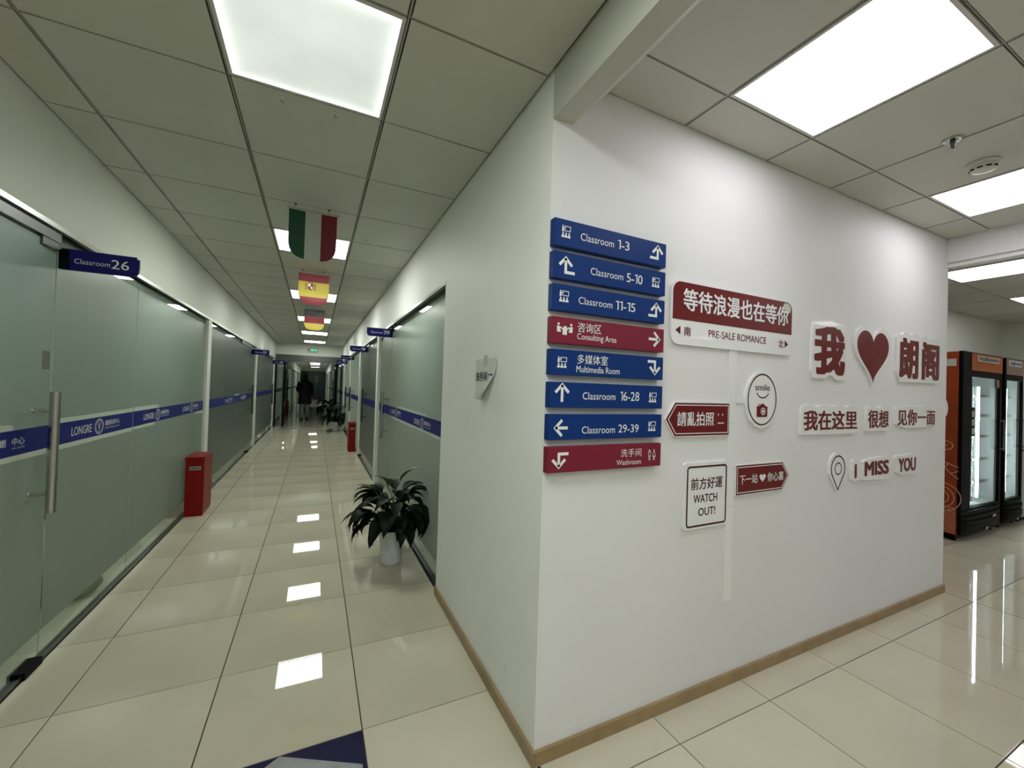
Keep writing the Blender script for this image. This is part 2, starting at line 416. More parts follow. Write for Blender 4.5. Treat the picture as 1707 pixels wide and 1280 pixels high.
# walls --------------------------------------------------------------
b = MB(); b.box(XL-.1, YB, ZH, XL, YF, ZC+.02)
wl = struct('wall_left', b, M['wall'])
b = MB()
b.box(XR, YS+.002, 0, XR+.1, 2.74, ZC+.02); b.box(XR, 2.74, ZH, XR+.1, YF, ZC+.02)
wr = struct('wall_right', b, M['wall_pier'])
b = MB(); b.box(XR, YS, 0, XE, YS+.002, ZC+.02); b.box(XR+.1, YS+.002, 0, XE, YS+.11, ZC+.02)
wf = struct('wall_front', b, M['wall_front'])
b = MB(); b.box(XR, YB, ZC-.001, 1.036, YS, ZC+.02)
prof = [(XR, ZC), (XR, 2.462), (.879, 2.466), (1.036, 2.636), (1.036, ZC)]
vs = [(x, YB, z) for x, z in prof] + [(x, YS, z) for x, z in prof]; n = 5
b.add(vs, [tuple(range(n)), tuple(range(n, 2*n))[::-1]] + [((i+1) % n, i, n+i, n+(i+1) % n) for i in range(n)])
struct('trim_1', b, M['ceil'], label='sloped white ceiling beam between the corridor and the hall')
b = MB(); b.box(4.26, YB, 2.472, 4.36, YS, ZC+.02); b.box(4.288, YB, 2.44, 4.36, YS, 2.472)
struct('trim_2', b, M['wall_front'], label='white header across the end of the hall')
b = MB(); b.box(XE-.1, YS+.11, 0, XE, 2.36, ZC+.02); b.box(XE-.1, 2.36, 0, X2+.1, 2.46, ZC+.02)
struct('wall_back_hall', b, M['wall'])
b = MB(); b.box(X2, YB, 0, X2+.1, 2.36, ZC+.02)
struct('wall_side_hall', b, M['wall'])
b = MB(); b.box(-5.2, YB-.1, 0, X2+.1, YB, ZC+.02)
struct('wall_behind', b, M['wall'])
# baseboards
b = MB(); b.box(XR-.014, YS-.014, 0, XR, 2.735, .055)
bb = struct('baseboard_right', b, M['base'], bevel=.003)
b = MB(); b.box(XR, YS-.014, 0, XE+.004, YS, .055)
struct('baseboard_front', b, M['base'], bevel=.003)

# partitions between classrooms (their white ends read as posts), classroom shells
pl = [5.90, 10.25, 14.45]; pr_ = [6.02, 8.62, 11.15, 13.75]
for y in pl:
    b = MB(); b.box(-5.0, y, 0, XL, y+.17, ZH); struct('wall_partition', b, M['wall'])
    b = MB(); b.box(-5.0, y, ZH, XL-.1, y+.17, ZC+.01); struct('wall_partition', b, M['wall'])
for y in pr_:
    b = MB(); b.box(XR, y, 0, 4.2, y+.17, ZH); struct('wall_partition', b, M['wall'])
    b = MB(); b.box(XR+.1, y, ZH, 4.2, y+.17, ZC+.01); struct('wall_partition', b, M['wall'])
b = MB(); b.box(-5.1, YB, 0, -5.0, YF, ZC+.01); struct('wall_outer_left', b, M['wall'])
b = MB(); b.box(4.188, YS+.11, 0, 4.2, YF, ZC+.01); struct('wall_outer_right', b, M['wall'])

# glass partitions ---------------------------------------------------
# side: -1 left, +1 right.  Segments (kind, y0, y1, film)
def rail(side, y0, y1):
    g = GL if side < 0 else GR; wface = XL if side < 0 else XR; s = -side
    b = MB(); b.box(wface+s*.004, y0, ZH-.022, wface-s*.02, y1, ZH+.002); struct('trim_header', b, M['chrome_strip'])
    b = MB(); b.box(g+s*.012, y0, 0, g-s*.02, y1, .014); b.box(g+s*.018, y0, 0, g+s*.013, y1, .02); struct('trim_track', b, M['steel_dark'])
wn = [0]; dn = [0]
def seg(side, kind, y0, y1, film, lead=.0):
    g = GL if side < 0 else GR; s = -side            # s points into the corridor
    if kind == 'w': wn[0] += 1; name = 'window_%d' % wn[0]
    else: dn[0] += 1; name = 'door_%d' % dn[0]
    zt = ZH-.004 if kind == 'w' else 2.07
    zb = .015 if kind == 'w' else .012
    b = MB(); b.box(g-.005, y0+.003, zb, g+.005, y1-.003, zt)
    root = struct(name, b, M['glass'])
    B('frosted_film', film, root, (g+s*.0051, y0+.004, .15, g+s*.0056, y1-.004, 2.06))
    B('blue_band', M['band'], root, (g+s*.0059, y0+.004, 1.053, g+s*.0066, y1-.004, 1.165))
    if kind == 'w': B('glazing_channel', M['steel_dark'], root, (g-s*.006, y0, 2.068, g-s*.03, y1, ZH))
    if kind == 'd':
        B('top_rail', M['steel_dark'], root, (g-.02, y0, 2.07, g+.02, y1, ZH-.02))
        B('floor_pivot', M['black'], root, (g-.03, y1-.16, .0, g+.03, y1-.02, .035), bevel=.004)
        B('patch_fitting', M['steel_dark'], root, (g-.015, y1-.14, 2.03, g+.015, y1-.01, 2.075))
    return root, g, s
def handle(root, g, s, y, dark=False):
    mm = M['steel'] if not dark else M['steel_dark']
    b = MB(); b.tube([(g+s*.08, y, .762), (g+s*.08, y, 1.335)], .0185, 20)
    h = b.build('handle', mm, root, smooth=False)
    for z in (.85, 1.245):
        b = MB(); b.tube([(g-s*.01, y, z), (g+s*.006, y, z)], .011, 14); b.tube([(g+s*.006, y, z), (g+s*.07, y, z)], .0075, 12)
        b.build('handle_stud', mm, h)
    b = MB(); b.tube([(g-s*.08, y, .762), (g-s*.08, y, 1.335)], .0185, 14)
    b.build('inner_bar', mm, h)
    return h
# left side
r0, g_, s_ = seg(-1, 'w', YB, -2.2, M['film_a']); r0b, *_ = seg(-1, 'w', -2.2, -.2, M['film_a']); seg(-1, 'w', -.2, 1.88, M['film_a'])
dA, *_ = seg(-1, 'd', 1.88, 2.822, M['film_a']); handle(dA, GL, 1, 2.685)
wA, *_ = seg(-1, 'w', 2.825, 3.855, M['film_a']); wA2, *_ = seg(-1, 'w', 3.858, 5.90, M['film_a'])
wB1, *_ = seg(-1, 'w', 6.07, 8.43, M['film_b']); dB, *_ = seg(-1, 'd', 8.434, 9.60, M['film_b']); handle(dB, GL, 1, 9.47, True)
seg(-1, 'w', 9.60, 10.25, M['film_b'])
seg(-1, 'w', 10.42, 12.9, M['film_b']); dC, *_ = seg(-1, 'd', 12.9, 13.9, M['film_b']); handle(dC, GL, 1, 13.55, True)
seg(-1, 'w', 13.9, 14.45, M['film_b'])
rail(-1, YB, YP)
# right side
wD, *_ = seg(1, 'w', 2.74, 5.09, M['film_r']); dD, *_ = seg(1, 'd', 5.10, 6.02, M['film_r']); handle(dD, GR, -1, 5.22)
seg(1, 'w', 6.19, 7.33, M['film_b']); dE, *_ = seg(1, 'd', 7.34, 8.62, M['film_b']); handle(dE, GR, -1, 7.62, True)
seg(1, 'w', 8.79, 10.1, M['film_r']); dF, *_ = seg(1, 'd', 10.1, 11.15, M['film_r']); handle(dF, GR, -1, 10.5, True)
seg(1, 'w', 11.32, 11.9, M['film_r']); dG, *_ = seg(1, 'd', 11.9, 13.0, M['film_r']); handle(dG, GR, -1, 12.0, True)
seg(1, 'w', 13.0, 13.75, M['film_r']); seg(1, 'w', 13.92, 14.75, M['film_r'])
rail(1, 2.74, YP)

# writing and pale edges on the bands
FLW = Fr((GL, 0, 0), (0, 1, 0), (0, 0, 1))
FRW = Fr((GR, 0, 0), (0, -1, 0), (0, 0, 1))
def band_logo(fr, root, u, zc=1.108, only=None):
    d = .0075
    if only is None:
        text('LONGRE', fr, (u, zc-.024, u+.222, zc+.024), M['band_text'], root, .006, d=d)
    if only != 'cn':
        b = MB(); b.stroke(fr, circ(u+.315, zc, .052, 28, .044), .006, d, True); b.stroke(fr, circ(u+.315, zc, .041, 24, .034), .003, d, True)
        b.stroke(fr, [(u+.30, zc+.02), (u+.315, zc-.022), (u+.33, zc+.02)], .005, d); b.stroke(fr, [(u+.315, zc+.024), (u+.315, zc-.024)], .004, d)
        b.build('emblem', M['band_text'], root)
    text('朗阁培训中心', fr, (u+.392, zc-.004, u+.60, zc+.030), M['band_text'], root, .012, d=d)
    text('LONGRE TRAINING CENTER', fr, (u+.392, zc-.024, u+.60, zc-.014), M['band_text'], root, 0, d=d)
band_logo(FLW, wA, 3.028); band_logo(FLW, wA2, 4.06); band_logo(FLW, wA2, 5.09, 1.11)
text('中心', FLW, (2.545, 1.098, 2.632, 1.132), M['band_text'], dA, .014, d=.0075)
text('朗', FLW, (2.47, 1.098, 2.506, 1.132), M['band_text'], dA, .014, d=.0075)
text('ING CENTER', FLW, (2.55, 1.082, 2.635, 1.090), M['band_text'], dA, 0, d=.0075)
band_logo(FLW, wB1, 7.2); band_logo(FLW, dB, 8.6)
band_logo(FRW, wD, -4.98, 1.11); band_logo(FRW, wD, -3.75, 1.10)
def pale(root, fr, u0, u1, v0, v1):
    b = MB(); b.plate(fr, [(u0, v0), (u1, v0), (u1, v1), (u0, v1)], .0058, .0063); b.build('pale_film_edge', M['film_pale'], root)
pale(wA, FLW, 2.84, 3.84, 1.165, 1.190); pale(wA2, FLW, 3.87, 4.38, 1.165, 1.195); pale(wA, FLW, 2.84, 3.84, 1.027, 1.053); pale(wA2, FLW, 3.87, 4.3, 1.03, 1.053)
pale(dA, FLW, 1.9, 2.55, 1.165, 1.190); pale(dA, FLW, 1.9, 2.8, 1.028, 1.053); pale(wA2, FLW, 5.55, 5.88, 1.034, 1.053)
pale(wD, FRW, -4.95, -3.35, 1.03, 1.053); pale(wD, FRW, -4.55, -3.30, 1.165, 1.19); pale(wD, FRW, -3.25, -2.76, 1.028, 1.053)
pale(wB1, FLW, 7.9, 8.4, 1.165, 1.185)
b = MB(); b.plate(FLW, [(2.74, 1.44), (2.80, 1.44), (2.80, 1.53), (2.74, 1.53)], .0058, .0064)
b.build('notice_sticker', M['label_dark'], dA)

# far corridor beyond the portal -------------------------------------
for side in (-1, 1):
    g = GL if side < 0 else GR; wx = XL if side < 0 else XR; s = -side
    y = YP+.15; k = 0
    while y < YF-1:
        y2 = min(y+3.3, YF)
        wn[0] += 1
        b = MB(); b.box(g-.005, y, .01, g+.005, y2-.2, ZH-.01)
        root = struct('window_%d' % wn[0], b, M['glass'])
        B('frosted_film', M['film_r'], root, (g+s*.0051, y, .15, g+s*.0056, y2-.2, 2.06))
        B('blue_band', M['band'], root, (g+s*.0059, y, 1.053, g+s*.0066, y2-.2, 1.165))
        b = MB(); b.box(wx, y2-.2, 0, wx-s*1.5, y2, ZH); struct('wall_partition', b, M['wall'])
        y = y2
b = MB(); b.box(XL-.04, YF, 0, XR+.04, YF+.1, 2.41); endw = struct('wall_end', b, M['dark_wall'])
B('blue_panel', M['dark_blue'], endw, (-.3, YF-.02, .75, XR, YF, 1.35))
FE = Fr((0, YF-.02, 0), (1, 0, 0), (0, 0, 1))
b = MB()
for i, z in enumerate((1.95, 1.8, 1.62, 1.5)): b.plate(FE, [(-.08, z), (.22, z), (.22, z+.03), (-.08, z+.03)], 0, .004)
b.build('sign_lines', M['label'], endw)
b = MB(); b.box(XL-.04, YF-.1, 2.41, XR+.04, YF+.1, ZC+.01); struct('wall_end_header', b, M['wall'])

# portal at the end of the first corridor
b = MB(); b.box(XL, YP, 2.29, XR, YP+.14, ZC+.01); struct('wall_portal', b, M['wall'])
b = MB(); b.box(XL, YP, 2.075, XR, YP+.12, 2.29); struct('trim_portal', b, M['steel_dark'])
b = MB()
for x in (-.93, .62): b.box(x, YP+.02, 0, x+.035, YP+.1, 2.075)
b.box(-1.158, YP+.02, 0, -1.12, YP+.1, 2.075); b.box(.755, YP+.02, 0, .789, YP+.1, 2.075)
struct('trim_frame', b, M['black'])
for hx, sgn in ((-.90, 1), (.61, -1)):
    dn[0] += 1
    b = MB(); b.box(hx-.006, YP+.12, .02, hx+.006, YP+1.0, 2.06); r = struct('door_%d' % dn[0], b, M['glass'])
    for a, c, d, e in ((YP+.12, YP+.16, .02, 2.06), (YP+.96, YP+1.0, .02, 2.06), (YP+.12, YP+1.0, .02, .10), (YP+.12, YP+1.0, 2.0, 2.06)):
        B('frame_bar', M['black'], r, (hx-.012, a, d, hx+.012, c, e))
    b = MB(); b.tube([(hx+sgn*.06, YP+.85, .75), (hx+sgn*.06, YP+.85, 1.55)], .014, 10)
    for z in (.85, 1.45): b.tube([(hx, YP+.85, z), (hx+sgn*.06, YP+.85, z)], .008, 8)
    b.build('handle', M['black'], r)
ex = thing('exit_sign', (-.09, YP-.02, 2.47), 'small glowing green exit sign on the header at the corridor end', 'sign')
B('housing', M['black'], ex, (-.20, YP-.03, 2.415, .02, YP, 2.535), bevel=.003)
B('lit_face', M['exit'], ex, (-.19, YP-.034, 2.425, .01, YP-.029, 2.525))
FX = Fr((0, YP-.036, 0), (1, 0, 0), (0, 0, 1))
b = MB(); b.flat(FX, circ(-.135, 2.507, .009, 10)); b.stroke(FX, [(-.14, 2.495), (-.13, 2.47), (-.15, 2.44)], .012); b.stroke(FX, [(-.13, 2.47), (-.11, 2.45), (-.115, 2.435)], .01); b.stroke(FX, [(-.155, 2.48), (-.12, 2.485)], .008)
b.flat(FX, [(-.06, 2.483), (-.02, 2.483), (-.02, 2.497), (.003, 2.475), (-.02, 2.453), (-.02, 2.467), (-.06, 2.467)])
b.build('pictogram', M['exit_w'], ex)
em = thing('emergency_box', (-.24, YP-.02, 2.47), 'small dark emergency unit just beside the green exit sign', 'emergency unit')
B('case', M['steel_dark'], em, (-.265, YP-.04, 2.42, -.225, YP, 2.53), bevel=.003)

# ceiling lights -----------------------------------------------------
def make_light(dm, x0, x1, y0, label, group, w_=.6):
    cx, cy = (x0+x1)/2, y0+.3; t = thing('ceiling_light', (cx, cy, ZC), label, 'light', group)
    hx, hy = (x1-x0)/2-.006, .294; f = .012
    B('frame', M['alu'], t, (cx-hx, cy-hy, ZC-.003, cx-hx+f, cy+hy, ZC+.011), (cx+hx-f, cy-hy, ZC-.003, cx+hx, cy+hy, ZC+.011),
      (cx-hx+f, cy-hy, ZC-.003, cx+hx-f, cy-hy+f, ZC+.011), (cx-hx+f, cy+hy-f, ZC-.003, cx+hx-f, cy+hy, ZC+.011))
    B('diffuser', dm, t, (cx-hx+f, cy-hy+f, ZC-.001, cx+hx-f, cy+hy-f, ZC+.009))
    return t
GC = 'square light panels in the corridor ceiling'
lab_c = {0: 'square ceiling light panel behind the photographer in the corridor', 1: 'square ceiling light panel just behind the nearest one in the corridor',
         2: 'large square ceiling light panel nearest in the corridor, before the flags', 3: 'square light panel behind the green, white and red flag',
         4: 'square light panel behind the red and yellow flag with the crest', 5: 'square light panel behind the black, red and yellow flag',
         6: 'thin-looking light panel just beyond the last flag', 7: 'last light panel before the exit sign', 8: 'added unseen light panel above the photographer, brightening the white corner wall'}
p0 = make_light(M['diff_c'], *LC[0], lab_c[0], GC)
for i, l in enumerate(LC[1:], 1):
    c = copy_tree(p0); c.location = ((l[0]+l[1])/2, l[2]+.3, ZC); c['label'] = lab_c[i]
for o in list(C.objects):
    if o.name.startswith('ceiling_light') and o.get('label') == lab_c[2]:
        for ch in o.children:
            if ch.name.startswith('diffuser'): ch.data = ch.data.copy(); ch.data.materials[0] = M['diff_weak']
for i, l in enumerate(LF):
    c = copy_tree(p0); c.location = ((l[0]+l[1])/2, l[2]+.3, ZC); c['group'] = 'distant light panels beyond the portal'
    c['label'] = ['nearest tiny light panel seen through the portal past the exit sign', 'middle tiny light panel seen through the portal', 'farthest tiny light panel before the dark end wall'][i]
GH = 'square light panels in the hall ceiling'
lab_h = ['large bright ceiling light panel over the white sign wall', 'bright ceiling light panel near the smoke detector', 'hall ceiling light behind the photographer, beam side',
         'hall ceiling light behind the photographer, far side', 'rearmost hall ceiling light, beam side', 'rearmost hall ceiling light, far side',
         'ceiling light beyond the hall header, above the drink fridges', 'ceiling light above the second fridge', 'far room ceiling light in the middle row',
         'far room ceiling light in the middle row by the outer wall', 'far room ceiling light in the rear row', 'far room ceiling light in the rear row by the outer wall']
p1 = make_light(M['diff_h'], *LH[0], lab_h[0], GH)
for i, l in enumerate(LH[1:], 1):
    c = copy_tree(p1); c.location = ((l[0]+l[1])/2, l[2]+.3, ZC); c['label'] = lab_h[i]
rl = [(-2.1, 4.4), (-2.1, 2.0), (-2.3, -1.2), (1.65, 3.6), (-3.2, 8.2), (-3.2, 12.4), (2.6, 7.4), (2.4, 10), (2.4, 12.6)] + [(-2.6, y) for y in (18, 24, 30, 36)] + [(2.3, y) for y in (18, 24, 30, 36)]
for i, (x, y) in enumerate(rl):
    if i == 0: q = make_light(M['diff_r'], x-.3, x+.3, y-.3, 'classroom ceiling light behind the frosted glass', 'classroom lights behind the frosted glass'); p2 = q
    else: q = copy_tree(p2)
    q.location = (x, y, ZC-.012)
    if i == 4: q.children[1].data = q.children[1].data.copy(); q.children[1].data.materials[0] = M['diff_r2']; p2 = q
    if i == 4 and not q.children[1].name.startswith('diff'): print('check diffuser order', [c.name for c in q.children])

# ------------------------------------------------------------------ classroom signs
def room_sign(y, num, side, label):
    """blade sign standing out from the glass at distance y"""
    x0, x1 = (-1.178, -.873) if side < 0 else (.528, .826)
    t = thing('room_sign', ((x0+x1)/2, y, 2.0), label, 'sign', 'classroom number signs along the corridor')
    fr = Fr((0, y, 0), (1, 0, 0), (0, 0, 1)); d = .008
    z0, z1 = (1.950, 2.056) if side < 0 else (1.995, 2.095)
    if side < 0: pts = [(x0, z0), (x1-.035, z0), (x1-.014, z0+.007), (x1-.003, z0+.025), (x1, z0+.045), (x1, z1-.012), (x1-.012, z1-.012), (x1-.012, z1), (x0, z1)]
    else: pts = [(x0+.03, z0), (x1, z0), (x1, z1), (x0, z1), (x0, z0+.045), (x0+.003, z0+.025), (x0+.014, z0+.007)]
    b = MB(); b.plate(fr, pts, -d, d); b.build('board', M['navy'], t)
    bx = (x0-.012, y-.012, z0+.002, x0+.03, y+.012, z1-.008) if side < 0 else (x1-.02, y-.012, z0+.004, x1+.006, y+.012, z1-.01)
    B('bracket', M['black'], t, bx)
    tx = x0+.05 if side < 0 else x0+.045
    text('Classroom', fr, (tx, z0+.036, tx+.138, z0+.062), M['band_text'], t, 0, d=d+.001)
    text(num, fr, (tx+.142, z0+.030, tx+.214, z0+.078), M['white_print'], t, .004, name='number', d=d+.001)
room_sign(2.85, '26', -1, 'navy blade sign reading Classroom 26 on the nearest glass door')
room_sign(9.72, '27', -1, 'small navy blade sign reading Classroom 27 along the glass wall')
room_sign(14.2, '28', -1, 'tiny distant navy classroom sign on the same side as signs 26 and 27')
room_sign(5.1, '19', 1, 'navy blade sign reading Classroom 19 on the glass beyond the white corner wall')
room_sign(7.75, '18', 1, 'navy blade sign reading Classroom 18, next one behind sign 19')
room_sign(10.55, '17', 1, 'small navy blade sign reading Classroom 17 behind sign 18')
room_sign(12.9, '16', 1, 'smallest navy blade sign, reading Classroom 16, behind sign 17')

# ------------------------------------------------------------------ directory signs on the sign wall
FW = Fr((0, YS, 0), (1, 0, 0), (0, 0, 1))
SD = .032                                              # board depth
D1 = SD+.001
def arrow(fr, kind, u0, v0, u1, v1, d):
    """arrows drawn by strokes in the box"""
    b = MB(); w_ = (u1-u0); h_ = (v1-v0); t = .0115
    X = lambda a: u0+a*w_
    Y = lambda a: v0+a*h_
    def head(cx, cy, dx, dy, r):
        px, py = -dy, dx
        b.stroke(fr, [(cx-dx*r+px*r, cy-dy*r+py*r), (cx, cy), (cx-dx*r-px*r, cy-dy*r-py*r)], t, d)
    r = .03
    if kind == 'up': b.stroke(fr, [(X(.5), Y(0)), (X(.5), Y(.93))], t, d); head(X(.5), Y(.93), 0, 1, r)
    if kind == 'left': b.stroke(fr, [(X(1), Y(.5)), (X(.08), Y(.5))], t, d); head(X(.08), Y(.5), -1, 0, r)
    if kind == 'right': b.stroke(fr, [(X(0), Y(.5)), (X(.92), Y(.5))], t, d); head(X(.92), Y(.5), 1, 0, r)
    if kind == 'turn_up_l': b.stroke(fr, [(X(0), Y(.07)), (X(.6), Y(.07)), (X(.6), Y(.93))], t, d); head(X(.6), Y(.93), 0, 1, r*.95)
    if kind == 'turn_up_r': b.stroke(fr, [(X(1), Y(.07)), (X(.42), Y(.07)), (X(.42), Y(.93))], t, d); head(X(.42), Y(.93), 0, 1, r*.95)
    if kind == 'turn_down_l': b.stroke(fr, [(X(0), Y(.93)), (X(.6), Y(.93)), (X(.6), Y(.07))], t, d); head(X(.6), Y(.07), 0, -1, r*.95)
    if kind == 'turn_down_r': b.stroke(fr, [(X(1), Y(.93)), (X(.42), Y(.93)), (X(.42), Y(.07))], t, d); head(X(.42), Y(.07), 0, -1, r*.95)
    return b
def pictogram(fr, kind, u0, v0, u1, v1, d):
    b = MB(); w_ = u1-u0; h_ = v1-v0
    q = lambda a, c: (u0+a*w_, v0+c*h_)
    def C_(a, c, r, n=12): b.flat(fr, circ(u0+a*w_, v0+c*h_, r*h_, n), d)
    if kind == 'class':
        b.stroke(fr, [q(.38, .93), q(.97, .93), q(.97, .55), q(.38, .55)], .0028, d, True)
        C_(.16, .93, .07); b.flat(fr, [q(.06, .47), q(.26, .47), q(.26, .84), q(.06, .84)], d); b.stroke(fr, [q(.16, .80), q(.45, .80)], .004, d)
        for k in range(3):
            a = .17+.33*k; C_(a, .33, .085); b.flat(fr, [q(a-.15, 0), q(a+.15, 0), q(a+.14, .14), q(a+.07, .24), q(a-.07, .24), q(a-.14, .14)], d)
    if kind == 'meet':
        for sg, cx in ((1, .12), (-1, .88)):
            C_(cx, .9, .11); b.flat(fr, [q(cx-.08*sg, .22), q(cx+.14*sg, .22), q(cx+.14*sg, .36), q(cx+.08*sg, .5), q(cx+.20*sg, .58), q(cx+.19*sg, .66), q(cx+.06*sg, .68), q(cx-.02*sg, .76), q(cx-.10*sg, .70)][::sg], d)
        b.flat(fr, [q(.30, .58), q(.70, .58), q(.70, .46), q(.63, .46), q(.63, 0), q(.37, 0), q(.37, .46), q(.30, .46)][::-1], d)
        b.flat(fr, [q(.42, .60), q(.62, .60), q(.62, .74), q(.42, .74)], d)
    if kind in ('man', 'woman'):
        for cx, man in (((.22, True),) if kind == 'man' else ((.78, False),)):
            C_(cx, .92, .075)
            body = [q(cx-.14, .80), q(cx+.14, .80), q(cx+.10, .42), q(cx-.10, .42)] if man else [q(cx-.05, .80), q(cx+.05, .80), q(cx+.20, .36), q(cx-.20, .36)]
            b.stroke(fr, body, .0022, d, True)
            for sx in (-.05, .05): b.stroke(fr, [q(cx+sx, .42), q(cx+sx, .02)], .003, d)
    return b
rows = [  # z0, z1, material, pictogram (kind,u0,u1,f0,f1), arrow (kind,u0,u1,f0,f1), texts [(body,u0,u1,f0,f1,bold)], label
 (1.966, 2.070, 'blue', ('class', .821, .863, .22, .67), ('turn_up_l', 1.268, 1.341, .15, .72), [('Classroom', .91, 1.073, .36, .64, 0), ('1-3', 1.092, 1.154, .28, .64, .004)], 'blue wall sign reading Classroom 1-3, topmost of the stack'),
 (1.843, 1.946, 'blue', ('class', 1.282, 1.327, .28, .70), ('turn_up_r', .815, .887, .18, .80), [('Classroom', .962, 1.126, .39, .67, 0), ('5-10', 1.144, 1.23, .32, .70, .004)], 'blue wall sign reading Classroom 5-10, second from the top'),
 (1.721, 1.822, 'blue', ('class', .819, .863, .23, .67), ('turn_up_l', 1.268, 1.341, .17, .75), [('Classroom', .909, 1.074, .38, .66, 0), ('11-15', 1.09, 1.195, .31, .68, .004)], 'blue wall sign reading Classroom 11-15, above the upper maroon sign'),
 (1.596, 1.697, 'maroon', ('meet', .812, .887, .23, .67), ('right', 1.274, 1.339, .17, .77), [('咨询区', .908, 1.022, .13, .51, .004), ('Consulting Area', .907, 1.10, .55, .86, .003)], 'maroon wall sign reading Consulting Area with an arrow to the right'),
 (1.476, 1.574, 'blue', ('class', .819, .863, .29, .72), ('turn_down_l', 1.272, 1.341, .17, .78), [('多媒体室', .911, 1.059, .14, .53, .004), ('Multimedia Room', .908, 1.121, .60, .86, .003)], 'blue wall sign reading Multimedia Room with a downward arrow'),
 (1.351, 1.449, 'blue', ('class', 1.283, 1.327, .28, .72), ('up', .816, .876, .05, .77), [('Classroom', .941, 1.103, .37, .66, 0), ('16-28', 1.128, 1.23, .29, .68, .004)], 'blue wall sign reading Classroom 16-28 with a straight up arrow'),
 (1.228, 1.326, 'blue', ('class', 1.283, 1.327, .29, .72), ('left', .815, .876, .21, .85), [('Classroom', .942, 1.105, .48, .77, 0), ('29-39', 1.123, 1.231, .42, .76, .004)], 'blue wall sign reading Classroom 29-39 with a left arrow'),
 (1.104, 1.202, 'maroon', ('wc', 1.286, 1.332, .26, .74), ('turn_down_r', .809, .883, .23, .82), [('洗手间', 1.139, 1.25, .19, .53, .002), ('Washroom', 1.118, 1.249, .64, .86, .002)], 'maroon wall sign reading Washroom, lowest of the stack'),
]
for z0, z1, mt, pk, ak, tx, lab in rows:
    t = thing('direction_sign', (1.07, YS, (z0+z1)/2), lab, 'sign', 'stacked direction signs at the wall corner')
    b = MB(); b.plate(FW, [(.791, z0), (1.362, z0), (1.362, z1), (.791, z1)], .0, SD); b.build('board', M[mt], t, bevel=.0025)
    h = z1-z0
    k, u0, u1, f0, f1 = pk
    for k in (('man', 'woman') if k == 'wc' else (k,)): pictogram(FW, k, u0, z1-f1*h, u1, z1-f0*h, D1).build('pictogram', M['white_print'], t)
    k, u0, u1, f0, f1 = ak; arrow(FW, k, u0, z1-f1*h, u1, z1-f0*h, D1).build('arrow', M['white_print'], t)
    for body, u0, u1, f0, f1, bo in tx: text(body, FW, (u0, z1-f1*h, u1, z1-f0*h), M['white_print'], t, bo, d=D1)

# ------------------------------------------------------------------ romance street-sign display
TP_ = .012                                            # acrylic thickness
def plaque(name, label, loc, outline, cat='wall plaque', group=None):
    t = thing(name, loc, label, cat, group)
    b = MB(); b.plate(FW, outline, 0, TP_); b.build('backing', M['acrylic'], t); return t
d2 = TP_+.001
# pole
t = thing('sign_pole', (1.857, YS, .41), 'slim white wall-mounted sign pole behind the red arrows', 'pole')
for z0, z1 in ((.405, .873), (.8745, 1.284), (1.2855, 1.650)): B('pole_strip', M['acrylic'], t, (1.829, YS-.006, z0, 1.885, YS, z1), bevel=.001)
B('side_arm', M['acrylic'], t, (1.885, YS-.006, 1.382, 1.965, YS, 1.412), bevel=.001)
# top plaque
t = plaque('name_plaque', 'large rounded red and white plaque at the top of the pole', (1.87, YS, 1.79), rrect(1.424, 1.643, 2.321, 1.935, .048))
out = rrect(1.432, 1.643, 2.316, 1.929, .045)
b = MB(); b.plate(FW, [p for p in out if p[1] > 1.756][:0] + [(2.316, 1.757)] + [p for p in out if p[1] > 1.80] + [(1.432, 1.757)], TP_, TP_+.0015); b.build('red_panel', M['red_acr'], t)
text('等待浪漫也在等你', FW, (1.493, 1.800, 2.280, 1.902), M['white_print'], t, .022, d=TP_+.003)
text('南', FW, (1.505, 1.685, 1.549, 1.727), M['red_print'], t, .012, d=d2)
text('北', FW, (2.205, 1.681, 2.246, 1.723), M['red_print'], t, .012, d=d2)
text('PRE-SALE ROMANCE', FW, (1.667, 1.691, 2.100, 1.726), M['red_print'], t, .004, d=d2)
b = MB(); b.flat(FW, [(1.450, 1.707), (1.482, 1.688), (1.482, 1.728)], d2); b.build('arrowhead', M['red_print'], t); b = MB(); b.flat(FW, [(2.288, 1.703), (2.258, 1.724), (2.258, 1.683)], d2); b.build('arrowhead', M['red_print'], t)
b = MB(); b.plate(FW, smooth_poly([(2.235, 1.905), (2.25, 1.925), (2.285, 1.922), (2.305, 1.900), (2.298, 1.872), (2.27, 1.868), (2.262, 1.885), (2.24, 1.886)]), TP_+.0015, TP_+.0022); b.build('pale_blotch', M['film_pale'], t)  # small irregular pale patch at the plaque's upper corner
# smile
t = plaque('round_plaque', 'round white plaque reading smile with a small camera', (2.077, YS, 1.4), circ(2.079, 1.400, .131, 40, .146))
b = MB(); b.stroke(FW, circ(2.081, 1.403, .114, 40, .130), .007, d2, True); b.stroke(FW, circ(2.083, 1.445, .048, 16, .033, math.pi*1.08, math.pi*1.92), .006, d2)
b.build('ring', M['dark_print'], t)
text('smile', FW, (2.022, 1.449, 2.141, 1.482), M['dark_print'], t, .008, d=d2)
b = MB(); b.flat(FW, rrect(2.037, 1.313, 2.124, 1.369, .006), d2); b.flat(FW, [(2.062, 1.369), (2.105, 1.369), (2.098, 1.380), (2.070, 1.380)], d2); b.stroke(FW, [(2.05, 1.375), (2.06, 1.375)], .006, d2); b.build('camera_icon', M['red_print'], t)
b = MB(); b.stroke(FW, circ(2.088, 1.342, .017, 18), .005, d2+.0008, True); b.flat(FW, circ(2.088, 1.342, .009, 14), d2+.0008); b.build('lens', M['white_print'], t)
